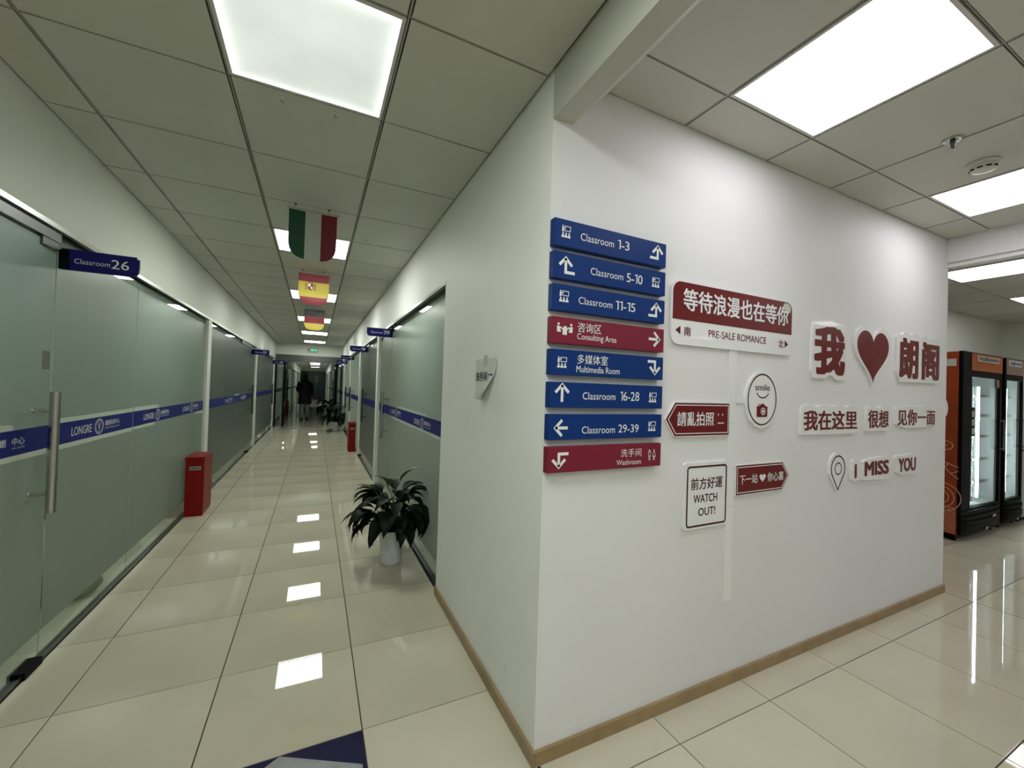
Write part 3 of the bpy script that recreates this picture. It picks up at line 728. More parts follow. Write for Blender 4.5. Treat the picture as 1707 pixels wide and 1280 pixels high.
# left arrow
t = plaque('arrow_plaque', 'red arrow plaque with white characters pointing to the direction signs', (1.62, YS, 1.30), [(1.402, 1.303), (1.461, 1.222), (1.830, 1.222), (1.830, 1.382), (1.461, 1.382)])
o_ = [(1.408, 1.303), (1.463, 1.227), (1.827, 1.227), (1.827, 1.378), (1.463, 1.378)]
b = MB(); b.plate(FW, o_, TP_, TP_+.001); b.build('red_panel', M['red_acr'], t)
b = MB(); b.stroke(FW, [(1.421, 1.303), (1.468, 1.238), (1.819, 1.238), (1.819, 1.368), (1.468, 1.368)], .004, TP_+.002, True); b.build('outline', M['white_print'], t)
text('請亂拍照', FW, (1.476, 1.272, 1.718, 1.337), M['white_print'], t, .014, d=TP_+.002)
b = MB()
for u in (1.748, 1.778): b.stroke(FW, [(u, 1.330), (u, 1.320)], .005, TP_+.002)
b.stroke(FW, [(1.744, 1.284), (1.788, 1.284)], .005, TP_+.002); b.build('face_marks', M['white_print'], t)
# watch out
t = plaque('notice_plaque', 'white rectangular plaque reading WATCH OUT with a red border', (1.68, YS, .95), rrect(1.534, .792, 1.829, 1.102, .014))
b = MB(); b.stroke(FW, rrect(1.553, .806, 1.817, 1.081, .014), .0085, d2, True); b.build('border', M['dark_print'], t)
text('前方好運', FW, (1.576, .974, 1.791, 1.030), M['dark_print'], t, .014, d=d2)
text('WATCH', FW, (1.595, .912, 1.756, .951), M['dark_print'], t, .014, d=d2)
text('OUT!', FW, (1.628, .850, 1.744, .888), M['dark_print'], t, .014, d=d2)
# right arrow
t = plaque('arrow_plaque', 'red arrow plaque with a white heart pointing away from the pole', (2.1, YS, 1.0), [(1.889, .921), (2.265, .924), (2.326, 1.0), (2.267, 1.075), (1.889, 1.075)])
b = MB(); b.plate(FW, [(1.893, .925), (2.263, .928), (2.320, 1.0), (2.265, 1.071), (1.893, 1.071)], TP_, TP_+.001); b.build('red_panel', M['red_acr'], t)
b = MB(); b.stroke(FW, [(1.900, .935), (2.258, .937), (2.309, 1.0), (2.260, 1.062), (1.900, 1.062)], .004, TP_+.002, True); b.build('outline', M['white_print'], t)
text('下一站', FW, (1.916, .976, 2.056, 1.024), M['white_print'], t, .01, d=TP_+.002)
text('你心裏', FW, (2.136, .976, 2.274, 1.024), M['white_print'], t, .01, d=TP_+.002)
b = MB(); b.flat(FW, heart(2.071, .976, 2.122, 1.018, 28), TP_+.002); b.build('heart_mark', M['white_print'], t)
# big characters
wo = [(2.513,1.69),(2.516,1.845),(2.56,1.862),(2.64,1.862),(2.70,1.875),(2.76,1.862),(2.84,1.862),(2.862,1.85),(2.862,1.64),(2.868,1.54),(2.80,1.528),(2.75,1.532),(2.73,1.552),(2.68,1.556),(2.66,1.535),(2.60,1.533),(2.509,1.533)]
t = plaque('character_plaque', 'large red character 我 on white backing, first of the top row', (2.69, YS, 1.69), smooth_poly(wo, 1), 'wall letter')
text('我', FW, (2.533, 1.556, 2.855, 1.838), M['red_acr'], t, .05, d=d2)
t = plaque('heart_plaque', 'large red heart with white edge on the sign wall', (3.19, YS, 1.69), heart(2.963, 1.502, 3.418, 1.880), 'wall heart')
b = MB(); b.plate(FW, heart(2.990, 1.528, 3.377, 1.853), TP_, TP_+.0015); b.build('red_panel', M['red_acr'], t)
lg = [(3.485,1.546),(3.485,1.84),(3.50,1.866),(3.56,1.862),(3.60,1.895),(3.66,1.872),(3.74,1.89),(3.80,1.885),(3.815,1.866),(3.86,1.88),(3.92,1.885),(3.96,1.868),(4.09,1.875),(4.125,1.86),(4.141,1.80),(4.141,1.556),(3.90,1.55),(3.82,1.552),(3.70,1.55)]
t = plaque('character_plaque', 'pair of large red characters 朗阁 on one white backing beside the heart', (3.81, YS, 1.7), smooth_poly(lg, 1), 'wall letter')
text('朗', FW, (3.520, 1.572, 3.797, 1.850), M['red_acr'], t, .05, d=d2); text('阁', FW, (3.848, 1.575, 4.122, 1.845), M['red_acr'], t, .05, d=d2)
def lumpy(u0, v0, u1, v1, bumps, amp=.012):
    top = []; n = bumps*4
    for i in range(n+1):
        a = i/n; top.append((u1+(u0-u1)*a, v1+amp*(abs(math.sin(a*math.pi*bumps))-.4)))
    return smooth_poly([(u0, v0+.01), (u0+.01, v0), (u1-.01, v0), (u1, v0+.01)] + top, 1)
t = plaque('character_plaque', 'red characters 我在这里 on a long white backing in the middle row', (2.72, YS, 1.3), lumpy(2.422, 1.211, 3.014, 1.374, 4), 'wall letter')
text('我在这里', FW, (2.447, 1.236, 3.006, 1.350), M['red_acr'], t, .03, d=d2)
t = plaque('character_plaque', 'red characters 很想 on the short white backing in the middle row', (3.26, YS, 1.3), lumpy(3.112, 1.221, 3.398, 1.376, 2), 'wall letter')
text('很想', FW, (3.134, 1.241, 3.394, 1.355), M['red_acr'], t, .03, d=d2)
t = plaque('character_plaque', 'red characters 见你一面 on white backing nearest the wall end', (3.78, YS, 1.3), smooth_poly([(3.49,1.231),(4.076,1.240),(4.076,1.386),(3.50,1.384),(3.49,1.35)], 1), 'wall letter')
text('见你一面', FW, (3.513, 1.253, 4.072, 1.362), M['red_acr'], t, .03, d=d2)
def pin(cx, zt, zb, hw):
    R = hw; cy = zt-R*1.05; pts = []
    for i in range(21):
        a = math.radians(-20+220*i/20); pts.append((cx+R*math.cos(a), cy+R*1.05*math.sin(a)))
    return pts + [(cx-.45*R, zb+(cy-zb)*.35), (cx, zb), (cx+.45*R, zb+(cy-zb)*.35)]
t = plaque('pin_plaque', 'white map pin plaque with dark red outline in the bottom row', (2.80, YS, .98), pin(2.802, 1.103, .866, .090))
b = MB(); b.stroke(FW, pin(2.806, 1.081, .884, .072), .008, d2, True); b.stroke(FW, circ(2.807, 1.006, .034, 22), .007, d2, True); b.build('outline', M['dark_print'], t)
ms = [(2.955,.935),(2.955,1.035),(2.97,1.050),(3.03,1.048),(3.045,1.03),(3.09,1.03),(3.11,1.045),(3.25,1.055),(3.42,1.056),(3.428,1.04),(3.428,.915),(3.41,.903),(3.10,.915),(3.07,.925),(3.03,.918),(2.97,.918)]
t = plaque('letter_plaque', 'red letters I MISS on white backing beside the map pin', (3.19, YS, .98), smooth_poly(ms, 1), 'wall letter')
text('I', FW, (2.990, .938, 3.014, 1.022), M['red_acr'], t, .03, d=d2); text('MISS', FW, (3.106, .940, 3.410, 1.032), M['red_acr'], t, .045, d=d2)
yo = [(3.516,.92),(3.512,1.0),(3.497,1.03),(3.50,1.055),(3.60,1.05),(3.70,1.058),(3.784,1.06),(3.79,1.04),(3.79,.93),(3.775,.919)]
t = plaque('letter_plaque', 'red letters YOU on white backing, last piece of the bottom row', (3.65, YS, .98), smooth_poly(yo, 1), 'wall letter')
text('YOU', FW, (3.540, .940, 3.787, 1.033), M['red_acr'], t, .045, d=d2)
# plaque seen edge-on on the return of the wall
t = thing('edge_plaque', (XE, YS+.05, 1.36), 'white round plaque edge sticking out past the far end of the sign wall', 'wall plaque')
FE2 = Fr((XE, YS+.005, 0), (1, 0, 0), (0, 0, 1))
b = MB(); b.plate(FE2, circ(-.02, 1.375, .075, 28), -.02, 0); b.build('disc', M['acrylic'], t)

for y_, z_, l_ in ((2.38, .42, .05), (2.14, .30, .09), (1.85, .24, .05), (1.62, .16, .06), (1.50, .34, .04)):
    b = MB(); b.stroke(Fr((XR, 0, 0), (0, -1, 0), (0, 0, 1)), [(-y_, z_), (-y_+.006, z_+l_*.5), (-y_+.004, z_+l_)], .0022, .0006); b.build('scuff_mark', M['label'], wr)
# washroom paper on the pier ----------------------------------------
FP = Fr((XR, 0, 0), (0, -1, 0), (0, 0, 1))            # u = -y
t = thing('paper_notice', (XR, 1.95, 1.46), 'curling white paper notice with an arrow taped to the corner wall', 'notice')
vs = []; fs = []; nx, nz = 14, 12
for j in range(nz+1):
    for i in range(nx+1):
        a, c = i/nx, j/nz; u = -2.092+.285*a; z = 1.360+.208*c
        k = max(0, (a-.45) + (.5-c)*1.1 - .25); lift = .002 + (a**2)*.004 + min(k, 1)**1.5*.085
        vs.append(FP.p(u - min(k, 1)**2*.10, z + min(k, 1)*.012, lift))
for j in range(nz):
    for i in range(nx): q = j*(nx+1)+i; fs.append((q, q+1, q+nx+2, q+nx+1))
b = MB(); b.add(vs, fs); b.build('sheet', M['paper'], t, smooth=True)
text('洗手间', FP, (-2.079, 1.453, -1.919, 1.501), M['ink'], t, .022, d=.006)
b = MB(); b.stroke(FP, [(-1.901, 1.484), (-1.850, 1.484)], .006, .0065); b.flat(FP, [(-1.862, 1.493), (-1.862, 1.475), (-1.845, 1.484)][::-1], .0065); b.build('arrow', M['ink'], t)
b = MB(); b.plate(FP, [(-1.975, 1.533), (-1.925, 1.533), (-1.922, 1.586), (-1.970, 1.586)], .003, .005); b.build('tape', M['tape'], t)

# ------------------------------------------------------------------ flags hanging from the ceiling
def flag(y, label, stripes, z_top=2.615, z_bot=2.272, crest=False, tilt=0):
    t = thing('hanging_flag', (-.05, y, ZC), label, 'flag', 'small banners hung along the corridor ceiling')
    x0, x1 = -.203, .100; w_ = x1-x0; fr = Fr((0, y, 0), (1, 0, 0), (0, 0, 1))
    b = MB(); b.tube([(x0-.014, y, z_top), (x1+.014, y, z_top)], .0065, 10); b.build('rod', M['label'], t)
    for x in (-.165, .045):
        b = MB(); b.tube([(x, y, z_top), (x, y, ZC+.002)], .0015, 6); b.lathe([(.002, 0), (.009, -.001), (.009, -.006), (.002, -.010)], (x, y, ZC), 10); b.build('hanging_clip', M['steel_dark'], t)
    zs = z_bot+.105                                    # shoulder height
    def bot(a): q = abs(2*a-1); return z_bot+(zs-z_bot)*(1-math.sqrt(max(0, 1-q**3.0)))
    def wave(a, z): return .004*math.sin(a*7+z*9)+.003*math.sin(z*40)*tilt
    def cloth(a0, a1, f0, f1, mt, name):
        b = MB(); n = 16; m2 = 8; vs = []; fs = []
        H = z_top-.008-z_bot
        for i in range(n+1):
            a = a0+(a1-a0)*i/n; zb = max(z_top-.008-f1*H, bot(a)); zt = max(z_top-.008-f0*H, bot(a))
            for j in range(m2+1):
                z = zb+(zt-zb)*j/m2; vs.append((x0+w_*a, y+wave(a, z), z))
        for i in range(n):
            for j in range(m2): q = i*(m2+1)+j; fs.append((q, q+m2+1, q+m2+2, q+1))
        k = len(vs); vs += [(p[0], p[1]+.0012, p[2]) for p in vs]; fs += [tuple(i+k for i in f[::-1]) for f in fs]
        b.add(vs, fs); b.build(name, mt, t, smooth=True)
    if stripes[0] == 'v':
        for i, mt in enumerate(stripes[1]): cloth(i/3, (i+1)/3, 0, 1, M[mt], 'stripe')
    else:
        f = 0
        for mt, h in stripes[1]: cloth(0, 1, f, f+h, M[mt], 'stripe'); f += h
    if crest:
        F2 = Fr((0, y-.010, 0), (1, 0, 0), (0, 0, 1)); cx, cz = -.085, 2.468
        b = MB(); b.plate(F2, [(cx-.026, cz+.03), (cx-.026, cz-.022), (cx-.012, cz-.038), (cx+.012, cz-.038), (cx+.026, cz-.022), (cx+.026, cz+.03)], 0, .001); b.build('crest_shield', M['f_crimson'], t)
        b = MB(); b.flat(F2, [(cx-.022, cz-.002), (cx, cz-.002), (cx, cz+.026), (cx-.022, cz+.026)][::1], .0015); b.flat(F2, circ(cx+.011, cz-.016, .010, 10), .0015); b.build('crest_fields', M['pot'], t)
        b = MB()
        for sx in (-1, 1):
            b.stroke(F2, [(cx+sx*.045, cz-.03), (cx+sx*.045, cz+.034)], .006, .0015); b.stroke(F2, [(cx+sx*.036, cz+.015), (cx+sx*.056, cz+.006)], .004, .0018); b.stroke(F2, [(cx+sx*.034, cz-.036), (cx+sx*.056, cz-.036)], .005, .0015)
        b.stroke(F2, [(cx-.022, cz+.043), (cx-.015, cz+.052), (cx, cz+.046), (cx+.015, cz+.052), (cx+.022, cz+.043)], .006, .0015)
        b.build('crest_pillars', M['brown'], t)
flag(3.185, 'green, white and red vertical-striped hanging banner, nearest of the three', ('v', ['f_green', 'f_white', 'f_red']))
flag(4.985, 'red and yellow hanging banner with a crest, middle of the three', ('h', [('f_crimson', .26), ('f_yellow', .50), ('f_crimson', .24)]), crest=True, tilt=1)
flag(7.39, 'black, red and yellow hanging banner, farthest of the three', ('h', [('f_black', .34), ('f_crimson', .33), ('f_yellow', .33)]), tilt=1)
for x, lab in ((-.175, 'small empty ceiling clip behind the nearest light, wall side'), (.037, 'small empty ceiling clip under the corner of the nearest light')):
    t = thing('ceiling_clip', (x, 2.03, ZC), lab, 'clip', 'empty clips by the nearest light')
    b = MB(); b.lathe([(.001, 0), (.010, 0), (.010, -.004), (.004, -.006), (.001, -.006)], (x, 2.03, ZC), 14); b.build('disc', M['alu'], t)
    b = MB(); b.tube([(x, 2.03, ZC-.005), (x, 2.03, ZC-.02), (x+.006, 2.03, ZC-.024), (x+.008, 2.03, ZC-.016)], .0015, 6); b.build('hook', M['steel_dark'], t)

# smoke detector, sprinkler ------------------------------------------
t = thing('smoke_detector', (3.034, .83, ZC), 'round white smoke detector on the hall ceiling', 'smoke detector')
b = MB(); b.lathe([(.001, 0), (.060, 0), (.060, -.010), (.056, -.014), (.050, -.014)], (3.034, .83, ZC), 36); b.build('base', M['alu'], t, smooth=True)
b = MB(); b.lathe([(.050, -.012), (.052, -.030), (.044, -.042), (.020, -.048), (.001, -.048)], (3.034, .83, ZC), 36); b.build('cap', M['alu'], t, smooth=True)
for k in range(10):
    a = 2*math.pi*k/10; u = V((math.cos(a), math.sin(a), 0)); q = V((-u.y, u.x, 0)); c0 = V((3.034, .83, ZC-.038))+u*.0475
    b = MB(); b.add([c0-q*.010+V((0,0,-.002)), c0+q*.010+V((0,0,-.002)), c0+q*.010+u*.0045+V((0,0,.004)), c0-q*.010+u*.0045+V((0,0,.004))], [(0,1,2,3)]); b.build('vent_slot', M['black'], t)
t = thing('sprinkler_head', (2.645, .824, ZC), 'small dark pendent sprinkler head on the hall ceiling', 'sprinkler')
b = MB(); b.lathe([(.012, -.001), (.034, -.001), (.036, -.006), (.030, -.008), (.012, -.006)], (2.645, .824, ZC), 24); b.build('escutcheon', M['steel'], t, smooth=True)
b = MB(); b.tube([(2.645, .824, ZC), (2.645, .824, ZC-.022)], .009, 12)
for s in (-1, 1): b.tube([(2.645+s*.009, .824, ZC-.02), (2.645+s*.011, .824, ZC-.038), (2.645, .824, ZC-.05)], .0028, 8)
b.build('body', M['steel_dark'], t)
b = MB(); b.lathe([(.001, -.050), (.017, -.050), (.017, -.053), (.001, -.053)], (2.645, .824, ZC), 16); b.build('deflector', M['steel'], t)

# ------------------------------------------------------------------ red extinguisher boxes
def redbox(x, y, w_, dp, h, label):
    t = thing('extinguisher_box', (x+w_/2, y, 0), label, 'fire box', 'red fire extinguisher boxes on the corridor floor')
    b = MB(); b.box(x, y, .022, x+w_, y+dp, h-.018); b.build('body', M['redbox'], t, bevel=.003)
    b = MB(); b.box(x-.006, y-.012, h-.018, x+w_+.006, y+dp+.004, h); b.build('lid', M['redbox'], t, bevel=.003)
    for fx in (x+.01, x+w_-.03):
        for fy in (y+.01, y+dp-.03): B('foot', M['black'], t, (fx, fy, 0, fx+.02, fy+.02, .024))
    B('skirt', M['redbox'], t, (x, y, .0, x+w_, y+.004, .022))
    lb = B('label_plate', M['label'], t, (x+.035, y-.0025, h-.135, x+w_-.03, y, h-.098))
    B('label_window', M['label_dark'], lb, (x+.042, y-.0035, h-.129, x+w_-.036, y-.002, h-.104))
redbox(-1.168, 5.20, .158, .36, .612, 'red floor-standing extinguisher box against the near left glass')
redbox(.655, 9.10, .135, .34, .60, 'red extinguisher box by the white post beyond sign 18')
redbox(-1.15, 19.6, .15, .34, .60, 'tiny distant red extinguisher box seen through the portal')

# ------------------------------------------------------------------ plants
def leaf_mesh(name, H, reach, bl, droop, wd, material, curl=0):
    """stalk from the origin up and out, then a pointed folded blade arching over"""
    pts = [V((0, 0, 0))]; n1 = 5; n2 = 8
    ang = math.radians(86); p = V((0, 0, 0)); Ls = math.hypot(H, reach)
    a0 = math.atan2(H, reach)+.35; a1 = math.atan2(H, reach)-.35
    for i in range(n1):
        a = a0+(a1-a0)*i/(n1-1); p = p+V((math.cos(a), 0, math.sin(a)))*Ls/n1; pts.append(p.copy())
    b = MB(); b.tube(pts, [.004]*3+[.003]*3, 4, False)
    a = a1; cl = [p.copy()]; ta = []
    for i in range(n2):
        a -= droop/n2; p = p+V((math.cos(a), 0, math.sin(a)))*bl/n2; cl.append(p.copy()); ta.append(a)
    ta.append(a); vs = []; fs = []
    for i, c in enumerate(cl):
        s = i/n2; wv = wd*(math.sin(math.pi*min(1, s*1.02+.02)**.75))*(1-.25*s) if i < n2 else .001
        nrm = V((-math.sin(ta[i]), 0, math.cos(ta[i]))); y = curl*math.sin(s*3)*.02
        vs += [c+V((0, wv+y, 0))+nrm*wv*.35, c+V((0, y, 0)), c+V((0, -wv+y, 0))+nrm*wv*.35]
    for i in range(n2):
        q = i*3; fs += [(q, q+3, q+4, q+1), (q+1, q+4, q+5, q+2)]
    b.add(vs, fs)
    me = bpy.data.meshes.new(name); me.from_pydata([tuple(v) for v in b.v], [], b.f); me.materials.append(material)
    for f in me.polygons: f.use_smooth = True
    return me
LV = []
for H, rc, bl, dr, wd in ((.14, .10, .24, 2.6, .052), (.20, .13, .24, 2.3, .055), (.25, .10, .23, 2.0, .050), (.30, .08, .20, 1.6, .046), (.10, .14, .22, 2.0, .050), (.16, .17, .20, 1.5, .046)):
    LV.append(leaf_mesh('leaf', H, rc, bl, dr, wd, M['leaf'], 1))
LT = [leaf_mesh('leaf', .36, .05, .17, .9, .046, M['leaf_light'], 1), leaf_mesh('leaf', .30, .13, .16, 1.0, .036, M['leaf_light'], 1)]
def plant(loc, label, n=64, sc=1.0, seed=1, tops=True):
    rnd = random.Random(seed)
    t = thing('potted_plant', loc, label, 'plant', 'broad-leaved plants in pots along the corridor')
    x, y, _ = loc
    b = MB(); prof = [(.001, 0), (.068, 0), (.074, .006)]
    for k in range(7): z = .02+k*.034; r = .076+.026*(z/.26); prof += [(r, z), (r+.003, z+.012), (r, z+.024)]
    prof += [(.106, .262), (.110, .27), (.104, .275), (.098, .262), (.096, .24)]
    b.lathe(prof, (x, y, 0), 36); b.build('pot', M['pot'], t, smooth=True)
    b = MB(); b.lathe([(.001, .246), (.098, .244)], (x, y, 0), 24); b.build('soil', M['soil'], t)
    for k in range(n):
        me = rnd.choices(LV, (3, 4, 4, 3, 3, 2))[0]; o = bpy.data.objects.new('leaf', me); C.objects.link(o); o.parent = t
        a = rnd.uniform(0, 2*math.pi); s = rnd.uniform(.8, 1.12)*sc
        o.location = (math.cos(a)*.03, math.sin(a)*.03, .245); o.rotation_euler = (rnd.uniform(-.12, .12), rnd.uniform(-.15, .15), a); o.scale = (s, s, s)
    if tops:
        for me, a, s in ((LT[0], 3.6, 1.05), (LT[0], -.5, 1.15), (LT[1], 3.0, 1.1)):
            o = bpy.data.objects.new('leaf', me); C.objects.link(o); o.parent = t; o.location = (math.cos(a)*.02, math.sin(a)*.02, .25); o.rotation_euler = (0, -.05, a); o.scale = (s, s, s)
            o['label'] = 'fresh light green leaf standing up'
    return t
plant((.590, 3.35, 0), 'leafy dark green plant in a white ribbed pot, nearest in the corridor', 92, 1.0, 3)
plant((.575, 13.25, 0), 'large dark leafy plant in a white pot before the portal', 60, 1.35, 5, False)
plant((.47, 17.0, 0), 'dark plant with reddish blooms behind the larger one at the portal', 46, 1.5, 9, False)
plant((-.33, 17.9, 0), 'low sparse plant on the floor by the walking person', 14, .8, 11, False)

# ------------------------------------------------------------------ furniture glimpsed under the frosted film
t = thing('classroom_chair', (-1.75, 4.05, 0), 'dim dark chair behind the frosted glass near the floor', 'chair')
b = MB()
for sx in (-.2, .2):
    for sy in (-.2, .2): b.tube([(-1.75+sx, 4.05+sy, 0), (-1.75+sx*.9, 4.05+sy*.9, .43)], .012, 8)
b.build('legs', M['steel_dark'], t)
B('seat', M['chair_green'], t, (-1.97, 3.83, .43, -1.53, 4.27, .47), bevel=.01)
B('backrest', M['plum'], t, (-1.97, 3.83, .55, -1.93, 4.27, .85), bevel=.01)
t = thing('floor_cushion', (-1.42, 3.55, 0), 'green floor cushion dimly seen through the lower glass', 'cushion')
b = MB(); b.lathe([(.001, 0), (.15, 0), (.19, .05), (.17, .10), (.08, .125), (.001, .125)], (-1.42, 3.6, 0), 24); b.build('cover', M['chair_green'], t, smooth=True)

# ------------------------------------------------------------------ drink fridges
def fridge(x0, x1, label, head_m, second=False):
    y0, y1 = 1.743, 2.335; t = thing('drink_fridge', ((x0+x1)/2, y0+.3, 0), label, 'fridge', 'glass-door drink fridges beyond the sign wall')
    W = x1-x0; dx0 = x0+.22*W if not second else x0+.10*W; dx1 = x1-.05*W
    F = Fr((0, y0, 0), (1, 0, 0), (0, 0, 1))
    # shell: side walls, back, top, bottom
    B('side_panel', M['orange'] if not second else M['black'], t, (x0, y0+.03, .07, x0+.03, y1, 1.95))
    B('side_panel', M['black'], t, (x1-.03, y0+.03, .07, x1, y1, 1.95))
    B('cabinet', M['black'], t, (x0+.03, y1-.03, .07, x1-.03, y1, 1.95), (x0+.03, y0+.03, .07, x1-.03, y1-.03, .32), (x0+.03, y0+.03, 1.72, x1-.03, y1-.03, 1.95))
    B('liner', M['fr_in'], t, (x0+.03, y1-.05, .32, x1-.03, y1-.03, 1.72), (x0+.03, y0+.04, .32, x0+.045, y1-.05, 1.72), (x1-.045, y0+.04, .32, x1-.03, y1-.05, 1.72), (x0+.045, y0+.04, .32, x1-.045, y1-.05, .33), (x0+.045, y0+.04, 1.71, x1-.045, y1-.05, 1.72))
    # door
    d = B('door', M['black'], t, (x0+.012, y0, .31, dx0, y0+.035, 1.765), (dx1, y0, .31, x1, y0+.035, 1.765), (dx0, y0, .28, dx1, y0+.035, .325), (dx0, y0, 1.70, dx1, y0+.035, 1.765), bevel=.003)
    B('pane', M['fr_glass'], d, (dx0, y0+.012, .325, dx1, y0+.02, 1.70))
    b = MB(); b.tube([(dx1+.02, y0-.03, .9), (dx1+.02, y0-.03, 1.25)], .010, 10); b.tube([(dx1+.02, y0, .92), (dx1+.02, y0-.03, .92)], .007, 8); b.tube([(dx1+.02, y0, 1.23), (dx1+.02, y0-.03, 1.23)], .007, 8); b.build('door_handle', M['steel_dark'], d)
    # header
    hd = B('header', M['black'], t, (x0+.005, y0, 1.765, x1, y0+.03, 1.955), bevel=.003)
    B('header_print', head_m, hd, (dx0-.01 if not second else x0+.03, y0-.004, 1.765, x1-.01, y0, 1.945))
    lx0, lx1 = (x0+.335*W, x0+.90*W) if not second else (x0+.16*W, x0+.85*W)
    b = MB(); b.plate(F, rrect(lx0, 1.865, lx1, 1.928, .012), .004, .006); b.build('name_panel', M['label'] if not second else M['grey_box'], hd)
    text('丰亿刻', F, (lx0+.03, 1.876, lx0+.03+(lx1-lx0)*.38, 1.918), M['ink'], hd, .03, d=.0075)
    text('智能售货', F, (lx0+.04+(lx1-lx0)*.40, 1.880, lx1-.03, 1.914), M['dark_print'], hd, .01, d=.0075)
    # lower grille, bulging
    for k in range(5):
        z = .075+k*.048; bu = .035*math.sin(math.pi*(k+.5)/5)+.015; b = MB(); n = 12; vs = []; fs = []
        for i in range(n+1):
            a = i/n; xx = x0+.015+(W-.02)*a; yy = y0-bu*math.sin(math.pi*a)**.6
            vs += [(xx, yy, z), (xx, yy, z+.04), (xx, y0+.03, z+.044), (xx, y0+.03, z)]
        for i in range(n):
            for j in range(4): fs.append((i*4+j, (i+1)*4+j, (i+1)*4+(j+1) % 4, i*4+(j+1) % 4))
        fs += [(0, 1, 2, 3), tuple(n*4+j for j in (3, 2, 1, 0))]
        b.add(vs, fs); b.build('grille_slat', M['black'], t)
    B('kick_plate', M['black'], t, (x0+.02, y0+.04, .03, x1-.02, y1, .075))
    for fx in (x0+.05, x1-.08):
        for fy in (y0+.05, y1-.08): B('foot', M['black'], t, (fx, fy, 0, fx+.03, fy+.03, .03))
    b = MB(); b.plate(F, [(x0+.62*W, .21), (x0+.70*W, .215), (x0+.70*W, .235), (x0+.62*W, .232)], .05, .053); b.plate(F, [(x0+.50*W, .085), (x0+.56*W, .088), (x0+.56*W, .11), (x0+.50*W, .106)], .034, .037); b.build('sticker', M['label'], t)
    # shelves, led, goods
    for z in (.55, .80, 1.05, 1.28, 1.50): B('shelf', M['steel'], t, (x0+.05, y0+.08, z, x1-.05, y1-.06, z+.008), (x0+.05, y0+.075, z-.01, x1-.05, y0+.08, z+.02))
    lx = (x0+.50*W) if not second else (x0+.30*W)
    led = B('led_strip', M['led'], t, (lx+.03, y0+.045, .40, lx+.075, y0+.055, 1.60))
    B('shelf_ladder', M['steel'], t, (lx-.06, y0+.06, .36, lx-.045, y0+.075, 1.66))
    b = MB()
    for k in range(44): z = .38+k*.029; b.box(lx-.075, y0+.058, z, lx-.035, y0+.062, z+.012)
    b.build('ladder_teeth', M['pot'], t, kind='stuff')
    if not second:
        b = MB(); b.plate(F, [(6.195, 1.075), (6.285, 1.075), (6.285, 1.375), (6.195, 1.375)], -.010, -.008); a_ = b.build('ad_strip', M['black'], t)
        b = MB()
        for z in (1.095, 1.185, 1.275): b.plate(F, [(6.21, z), (6.27, z), (6.27, z+.065), (6.21, z+.065)], -.008, -.0075)
        b.build('ad_panel', M['label'], a_)
        b = MB(); b.plate(F, [(6.83, 1.595), (6.92, 1.595), (6.92, 1.695), (6.83, 1.695)], .0005, .001); a_ = b.build('notice_sticker', M['black'], t)
        b = MB()
        for k in range(5): z = 1.605+k*.018; b.plate(F, [(6.84, z), (6.91, z), (6.91, z+.008), (6.84, z+.008)], .0015, .002)
        b.build('notice_lines', M['peach'], a_)
        # side print: drawings in peach line
        FS = Fr((x0, 0, 0), (0, -1, 0), (0, 0, 1)); b = MB(); u = lambda yy: -yy
        b.stroke(FS, circ(-1.86, .975, .055, 24, .045), .006, .001, True); b.flat(FS, circ(-1.85, .98, .006, 8), .001)
        b.stroke(FS, circ(-1.87, .78, .03, 16, .02), .006, .001, True)
        b.stroke(FS, [(-1.84, .79), (-1.79, .77), (-1.76, .76)], .006, .001); b.stroke(FS, [(-1.87, .76), (-1.82, .69), (-1.76, .64)], .006, .001); b.stroke(FS, [(-1.82, .69), (-1.76, .72)], .005, .001)
        for rx, rz in ((.16, .15), (.11, .11), (.07, .07)): b.stroke(FS, circ(-1.90, .44, rx, 24, rz, -1.3, 1.4), .006, .001)
        b.build('side_drawing', M['peach'], t)
        b = MB()
        for k in range(13): z = .085+k*.021; b.stroke(FS, [(-2.30, z+.05), (-1.778, z)], .006, .001)
        b.build('side_stripes', M['peach'], t)
        b = MB(); b.plate(FS, [(-2.0, 1.80), (-1.79, 1.80), (-1.79, 1.875), (-2.0, 1.875)], .0005, .0015); b.build('side_label', M['label'], t)
    return t
def goods(cx, z, kind, label, grp):
    t = thing(kind, (cx, 1.95, z), label, 'bottle' if kind == 'drink_bottle' else 'carton', grp)
    if kind == 'drink_bottle':
        b = MB(); b.lathe([(.001, 0), (.03, 0), (.032, .02), (.032, .11), (.026, .14), (.012, .165), (.012, .185), (.001, .185)], (cx, 1.95, z), 14); b.build('bottle_body', M[random.choice(['leaf_light', 'brown', 'grey_box', 'f_crimson'])], t, smooth=True)
        b = MB(); b.lathe([(.001, .205), (.014, .205), (.014, .183), (.001, .183)], (cx, 1.95, z), 12); b.build('cap', M['white_print'], t)
    else:
        B('carton_body', M['brown'], t, (cx-.06, 1.9, z, cx+.06, 2.0, z+.13), bevel=.003); B('carton_label', M['label'], t, (cx-.04, 1.898, z+.03, cx+.04, 1.90, z+.10))
fridge(5.935, 7.0, 'tall orange-sided drink fridge with a lit glass door, nearest the sign wall', M['orange_b'])
fridge(7.09, 7.68, 'narrower lit drink fridge with a brown header, second from the sign wall', M['brown_b'], True)
for z in (.558, .808, 1.058, 1.288):
    for cx in (6.24, 6.36): goods(cx, z, 'drink_bottle', 'small drink bottle on a shelf inside the orange-sided fridge', 'bottles in the orange-sided fridge')
goods(6.30, .333, 'drink_carton', 'brown carton on the bottom of the orange-sided fridge', None)
goods(7.22, 1.058, 'drink_carton', 'brown carton on a shelf inside the narrower fridge', None)
